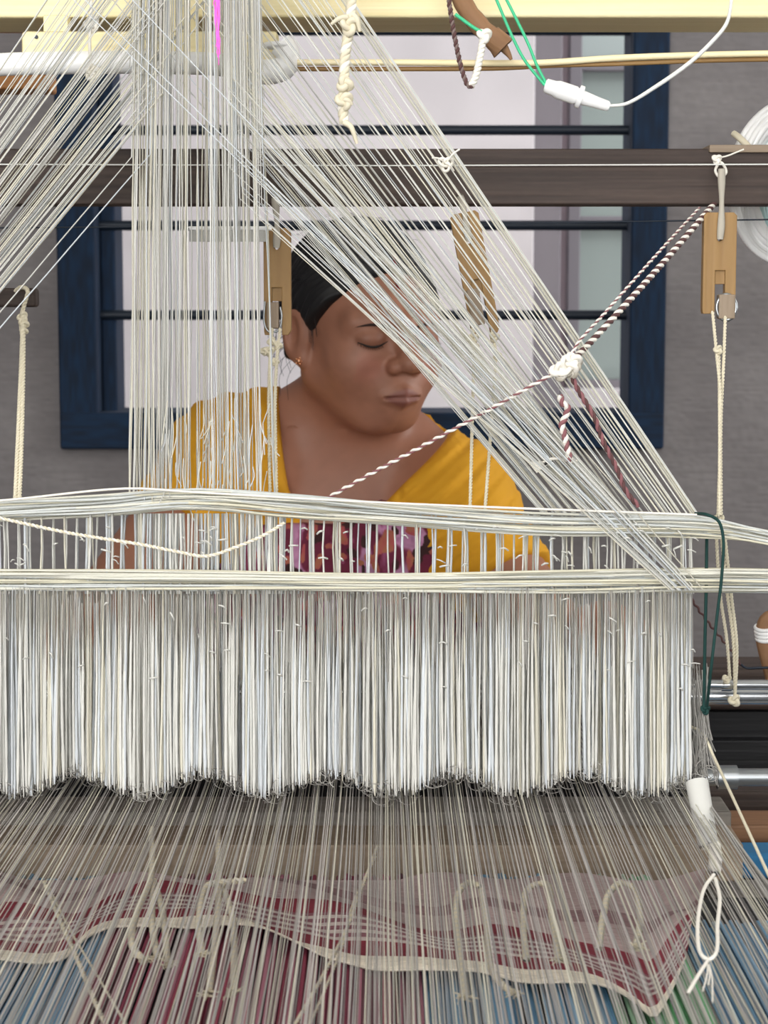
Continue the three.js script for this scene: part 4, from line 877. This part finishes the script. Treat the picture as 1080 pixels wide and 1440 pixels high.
  // ---- hair
  const HL = [[-0.12, -0.075], [-0.05, -0.065], [-0.022, -0.046], [-0.010, -0.010], [0.004, 0.009], [0.014, 0.020], [0.036, 0.036], [0.060, 0.056], [0.078, 0.070], [0.13, 0.10]];
  const hl = (y) => { for (let i = 1; i < HL.length; i++) if (y < HL[i][0]) return lerp(HL[i - 1][1], HL[i][1], clamp((y - HL[i - 1][0]) / (HL[i][0] - HL[i - 1][0]), 0, 1)); return 0.1; };
  function hair(x, y, z) {
    const a = Math.abs(x);
    let d = ell(x, y, z, 0, 0.040, -0.022, 0.0785, 0.0865, 0.0985);
    d = smin(d, ell(a, y, z, 0.058, 0.022, -0.004, 0.021, 0.036, 0.052), 0.02);
    d = smin(d, ell(x, y, z, 0, -0.03, -0.045, 0.066, 0.055, 0.055), 0.03);
    const q = z * 0.75 - y * 0.35 + a * 0.25;
    d += 0.00045 * Math.sin(q * 820 + 5 * sn(x * 40, y * 40)) + 0.0024 * (sn(q * 210, a * 25 + 7) - 0.5) + 0.0012 * (sn(q * 420, a * 40 + 3) - 0.5) + 0.0016 * Math.exp(-((x / 0.003) ** 2)) * (y > 0.05 ? 1 : 0);
    d = smax(d, z - hl(y) - 0.004 * (sn(x * 90 + 5, y * 60) - 0.5), 0.008);
    d = smax(d, -ell(a, y, z, 0.086, -0.003, -0.002, 0.020, 0.030, 0.019), 0.004);
    d = smax(d, -0.034 - y, 0.01);
    const bun = ell(x, y, z, 0, 0.006, -0.110, 0.040, 0.038, 0.032) + 0.0012 * Math.sin(Math.atan2(y - 0.006, x) * 3 + Math.hypot(x, y - 0.006) * 700);
    return smin(d, bun, 0.012);
  }
  const hg = nets(hair, V(-0.10, -0.10, -0.15), V(0.10, 0.14, 0.10), 0.0024); hg.applyMatrix4(HM);
  const hairMat = new THREE.MeshPhysicalMaterial({ color: new THREE.Color().setRGB(0.0055, 0.0055, 0.0075), roughness: 0.52, sheen: 0.0 });
  const hm = mesh('hair', hg, hairMat, woman);
  {
    const t = new Tubes(4);
    for (let i = 0; i < 46; i++) { const y = rr(-0.03, 0.06), z = rr(-0.06, -0.01), l = rr(0.025, 0.05), o = rr(0.002, 0.011); t.add(curve([wl(-0.070, y, z), wl(-0.080 - o * 0.6, y - l * 0.5, z - 0.008), wl(-0.076 - o, y - l, z - rr(-0.004, 0.016))], 7), 0.00022, [1, 1, 1]); }
    for (let i = 0; i < 60; i++) { const u = rr(-1.4, 1.4), x = Math.sin(u) * 0.079, y = 0.04 + Math.cos(u) * 0.086, z = rr(-0.06, 0.02); t.add(curve([wl(x, y, z), wl(x * 1.035, 0.04 + (y - 0.04) * 1.04, z - 0.012), wl(x * 1.02 + rr(-0.004, 0.004), 0.04 + (y - 0.04) * 1.0, z - 0.035)], 5), 0.0002, [1, 1, 1]); }
    for (let i = 0; i < 22; i++) { const y = rr(-0.01, 0.03); t.add(curve([wl(-0.071, y + 0.02, hl(y) - 0.012), wl(-0.0735, y, hl(y) - 0.004), wl(-0.0725, y - rr(0.012, 0.03), hl(y) - 0.002 + rr(-0.003, 0.004))], 5), 0.0002, [1, 1, 1]); }
    tag(mesh('loose_hair', t.geo(), hairMat, hm), null, null, null, 'stuff');
  }
  // ---- brows, lashes, hair part, jewellery
  const front = (x, y, zs = 0.13) => { let z = zs; for (let i = 0; i < 60; i++) { const d = head(x, y, z); if (d < 0.0001) break; z -= Math.max(d * 0.7, 0.0001); } return z; };
  for (const s of [-1, 1]) {
    const pts = []; for (let k = 0; k <= 12; k++) { const u = k / 12, x = s * lerp(0.013, 0.050, u), y = 0.0172 + 0.0050 * Math.sin(u * 2.5) - 0.004 * u; pts.push(wl(x, y, front(x, y) - 0.0003)); }
    mesh('eyebrow', new Tubes(8).add(pts, (k) => 0.0002 + 0.0016 * Math.sin(Math.PI * Math.min(1, k * 0.75 + 0.25)) ** 0.8).geo(), std('#33211d', 0.8), woman);
    const lp = [], t = new Tubes(6); for (let k = 0; k <= 14; k++) { const u = k / 14, x = s * lerp(0.0165, 0.0475, u), y = 0.0022 - 0.0055 * Math.sin(u * Math.PI * 0.92); lp.push([x, y, front(x, y)]); }
    t.add(lp.map(([x, y, z]) => wl(x, y, z)), (k) => 0.0003 + 0.0009 * Math.sin(Math.PI * k) + 0.0003 * k);
    for (const [x, y, z] of lp.slice(3)) t.add([wl(x, y, z), wl(x * 1.03, y - 0.0022, z + 0.0028), wl(x * 1.06, y - 0.0026, z + 0.0052)], 0.00025);
    mesh('eyelashes', t.geo(), std('#15100f', 0.7), woman);
  }
  {
    const p = []; for (let k = 0; k <= 8; k++) { const u = k / 8, y = lerp(0.056, 0.092, u); let z = 0.14; for (let i = 0; i < 80; i++) { const d = Math.min(hair(0, y, z), head(0, y, z)); if (d < 0.0002) break; z -= Math.max(d * 0.6, 0.0002); } p.push(wl(0, y, z)); }
    tag(mesh('red_parting', new Tubes(8).add(p, (k) => 0.0006 + 0.0022 * Math.sin(Math.PI * (0.2 + 0.75 * k))).geo(), std('#7c1a26', 0.85), woman), 'dark red powder in the parting');
    const gold = new THREE.MeshStandardMaterial({ color: '#e8b08a', metalness: 0.9, roughness: 0.25 });
    const e = mesh('earring', new THREE.SphereGeometry(0.0030, 14, 10), gold, woman); e.position.copy(wl(-0.0800, -0.026, 0.004));
    for (let k = 0; k < 5; k++) { const a = k / 5 * 6.283, b = mesh('bead', new THREE.SphereGeometry(0.0014, 10, 8), gold, e); b.position.set(Math.cos(a) * 0.0034, Math.sin(a) * 0.0034, 0.001); }
    const n = mesh('nose_stud', new THREE.SphereGeometry(0.0013, 12, 10), new THREE.MeshStandardMaterial({ color: '#ffffff', metalness: 0.8, roughness: 0.15 }), woman); n.position.copy(wl(0.0150, -0.0195, front(0.0150, -0.0195)));
  }
  // ---- clothes
  const D0 = 2.07, NLx = [[520, 384], [560, 387], [600, 392], [650, 398], [690, 404], [740, 424], [790, 450]].map(([y, x]) => [P(x, y, D0).y, P(x, y, D0).x]), NRx = [[600, 652], [612, 640], [640, 612], [680, 570], [712, 540], [750, 508], [790, 470]].map(([y, x]) => [P(x, y, D0).y, P(x, y, D0).x]);
  const along = (T, y) => { if (y > T[0][0]) return T[0][1]; for (let i = 1; i < T.length; i++) if (y > T[i][0]) return lerp(T[i - 1][1], T[i][1], (T[i - 1][0] - y) / (T[i - 1][0] - T[i][0])); return T[T.length - 1][1]; };
  const tOn = (p, a, b) => ((p.x - a.x) * (b.x - a.x) + (p.y - a.y) * (b.y - a.y) + (p.z - a.z) * (b.z - a.z)) / a.distanceToSquared(b);
  const nrm = P(540, 712, D0).sub(P(640, 612, D0)); nrm.z = 0; nrm.normalize(); const nOut = V(-nrm.y, nrm.x, 0).multiplyScalar(nrm.x < 0 ? -1 : 1);
  const nR0 = P(640, 612, D0);
  function blouse(x, y, z) {
    const arms = Math.min(armR(x, y, z), armL(x, y, z)); let d = smin(torso(x, y, z), arms, 0.04);
    const right = x > 0.02 ? 1 : 0;
    const sD = Math.abs((x - nR0.x) * nrm.y - (y - nR0.y) * nrm.x);                     // distance from the right neckline edge
    const al = (x - nR0.x) * nrm.x + (y - nR0.y) * nrm.y;
    const f = right ? (0.0020 * Math.sin(sD * (250 - al * 330) + 2.2 * sn(x * 26, y * 26)) + 0.0011 * Math.sin(sD * 520 + al * 60 + 2 * sn(x * 40, y * 40))) * (0.45 + 0.55 * sn(x * 14 + 3, y * 14)) : 0.0022 * Math.sin(x * 170 + y * 120 + 2 * sn(x * 25, y * 25));
    d -= 0.0085 + f;
    const mid = along(NLx, y), mr = along(NRx, y);
    let open = Math.min(x - mid, mr - x);                                               // inside the neck opening when positive
    if (z < -2.20) open = Math.min(open, y - P(0, 575, 2.2).y);
    d = smax(d, open, 0.004);
    const p = V(x, y, z), sr = tOn(p, SR, ER), sl = tOn(p, SL, EL);
    if (x < ch.x - 0.12) d = smax(d, (sr - 0.47) * 0.3, 0.006);
    if (x > ch.x + 0.14) d = smax(d, (sl - 0.62) * 0.3, 0.006);
    return smax(d, 0.74 - y, 0.006);
  }
  const weave = field(128, 128, [128, 128], 77);
  const yellow = new THREE.MeshPhysicalMaterial({ color: new THREE.Color().setRGB(0.72, 0.35, 0.014), roughness: 0.85, sheen: 0.4, sheenRoughness: 0.6, sheenColor: new THREE.Color('#e0a020') });
  tag(mesh('blouse', nets(blouse, V(-0.40, 0.73, -2.36), V(0.34, 1.15, -1.92), 0.0055), yellow, woman), 'mustard yellow blouse with a deep V neck');
  function wrap(x, y, z) {
    let d = torso(x, y, z) - 0.020 - 0.004 * Math.sin(y * 110 + x * 70 + 2 * sn(x * 20, y * 20));
    d = smax(d, y - (P(0, 716, 2.08).y + 0.03 * sn(x * 18, 3) - 0.02 - 0.35 * Math.max(0, x - ch.x - 0.05)), 0.006);
    d = smin(d, cap(x, y, z, hipR, kneeR, 0.105, 0.085), 0.06); d = smin(d, cap(x, y, z, hipL, kneeL, 0.105, 0.085), 0.06);
    d = smin(d, cap(x, y, z, kneeR, V(kneeR.x, 0.2, -1.90), 0.08, 0.095), 0.05); d = smin(d, cap(x, y, z, kneeL, V(kneeL.x, 0.2, -1.90), 0.08, 0.095), 0.05);
    return smax(smax(d, 0.12 - y, 0.006), z + 1.80, 0.02);
  }
  const wg = nets(wrap, V(-0.34, 0.1, -2.42), V(0.26, 1.0, -1.76), 0.0095), wp = wg.attributes.position, wu = new Float32Array(wp.count * 2);
  for (let i = 0; i < wp.count; i++) { wu[2 * i] = wp.getX(i) * 2.2; wu[2 * i + 1] = (wp.getY(i) + wp.getZ(i) * 0.6) * 2.2; }
  wg.setAttribute('uv', new THREE.BufferAttribute(wu, 2));
  const b1 = field(512, 512, [52, 52], 41), b2 = field(512, 512, [40, 40], 42), b3 = field(512, 512, [120, 120], 43), b4 = field(512, 512, [24, 24], 44);
  const floral = texture(512, 512, (x, y) => { const p = b1(x, y), q = b2(x, y), r = b3(x, y), s = b4(x, y); let c = mixc([128, 42, 74], [98, 30, 52], r); if (s > 0.66) c = mixc(c, [196, 140, 178], sstep(0.66, 0.74, s)); if (p > 0.68) c = mixc([196, 128, 88], [168, 72, 84], r); else if (q > 0.72) c = [62, 34, 36]; else if (q < 0.24) c = mixc([170, 88, 130], c, r); return c.map((v) => v * (0.85 + 0.2 * r)); });
  tag(mesh('wrap_skirt', wg, new THREE.MeshStandardMaterial({ map: floral, roughness: 0.9 }), woman), 'maroon and pink flowered wrap');
  const st = thing('bench', 'low wooden bench that the woman sits on behind the loom', 'bench');
  mesh('seat', box(ch.x - 0.3, ch.x + 0.3, 0.40, 0.435, -2.40, -2.08, 0.006), M.plank, st);
  for (const x of [-0.26, 0.26]) for (const z of [-2.36, -2.12]) mesh('leg', box(ch.x + x - 0.02, ch.x + x + 0.02, 0, 0.40, z - 0.02, z + 0.02, 0.004, 'y'), M.plank, st);
}

renderer.render(scene, camera);
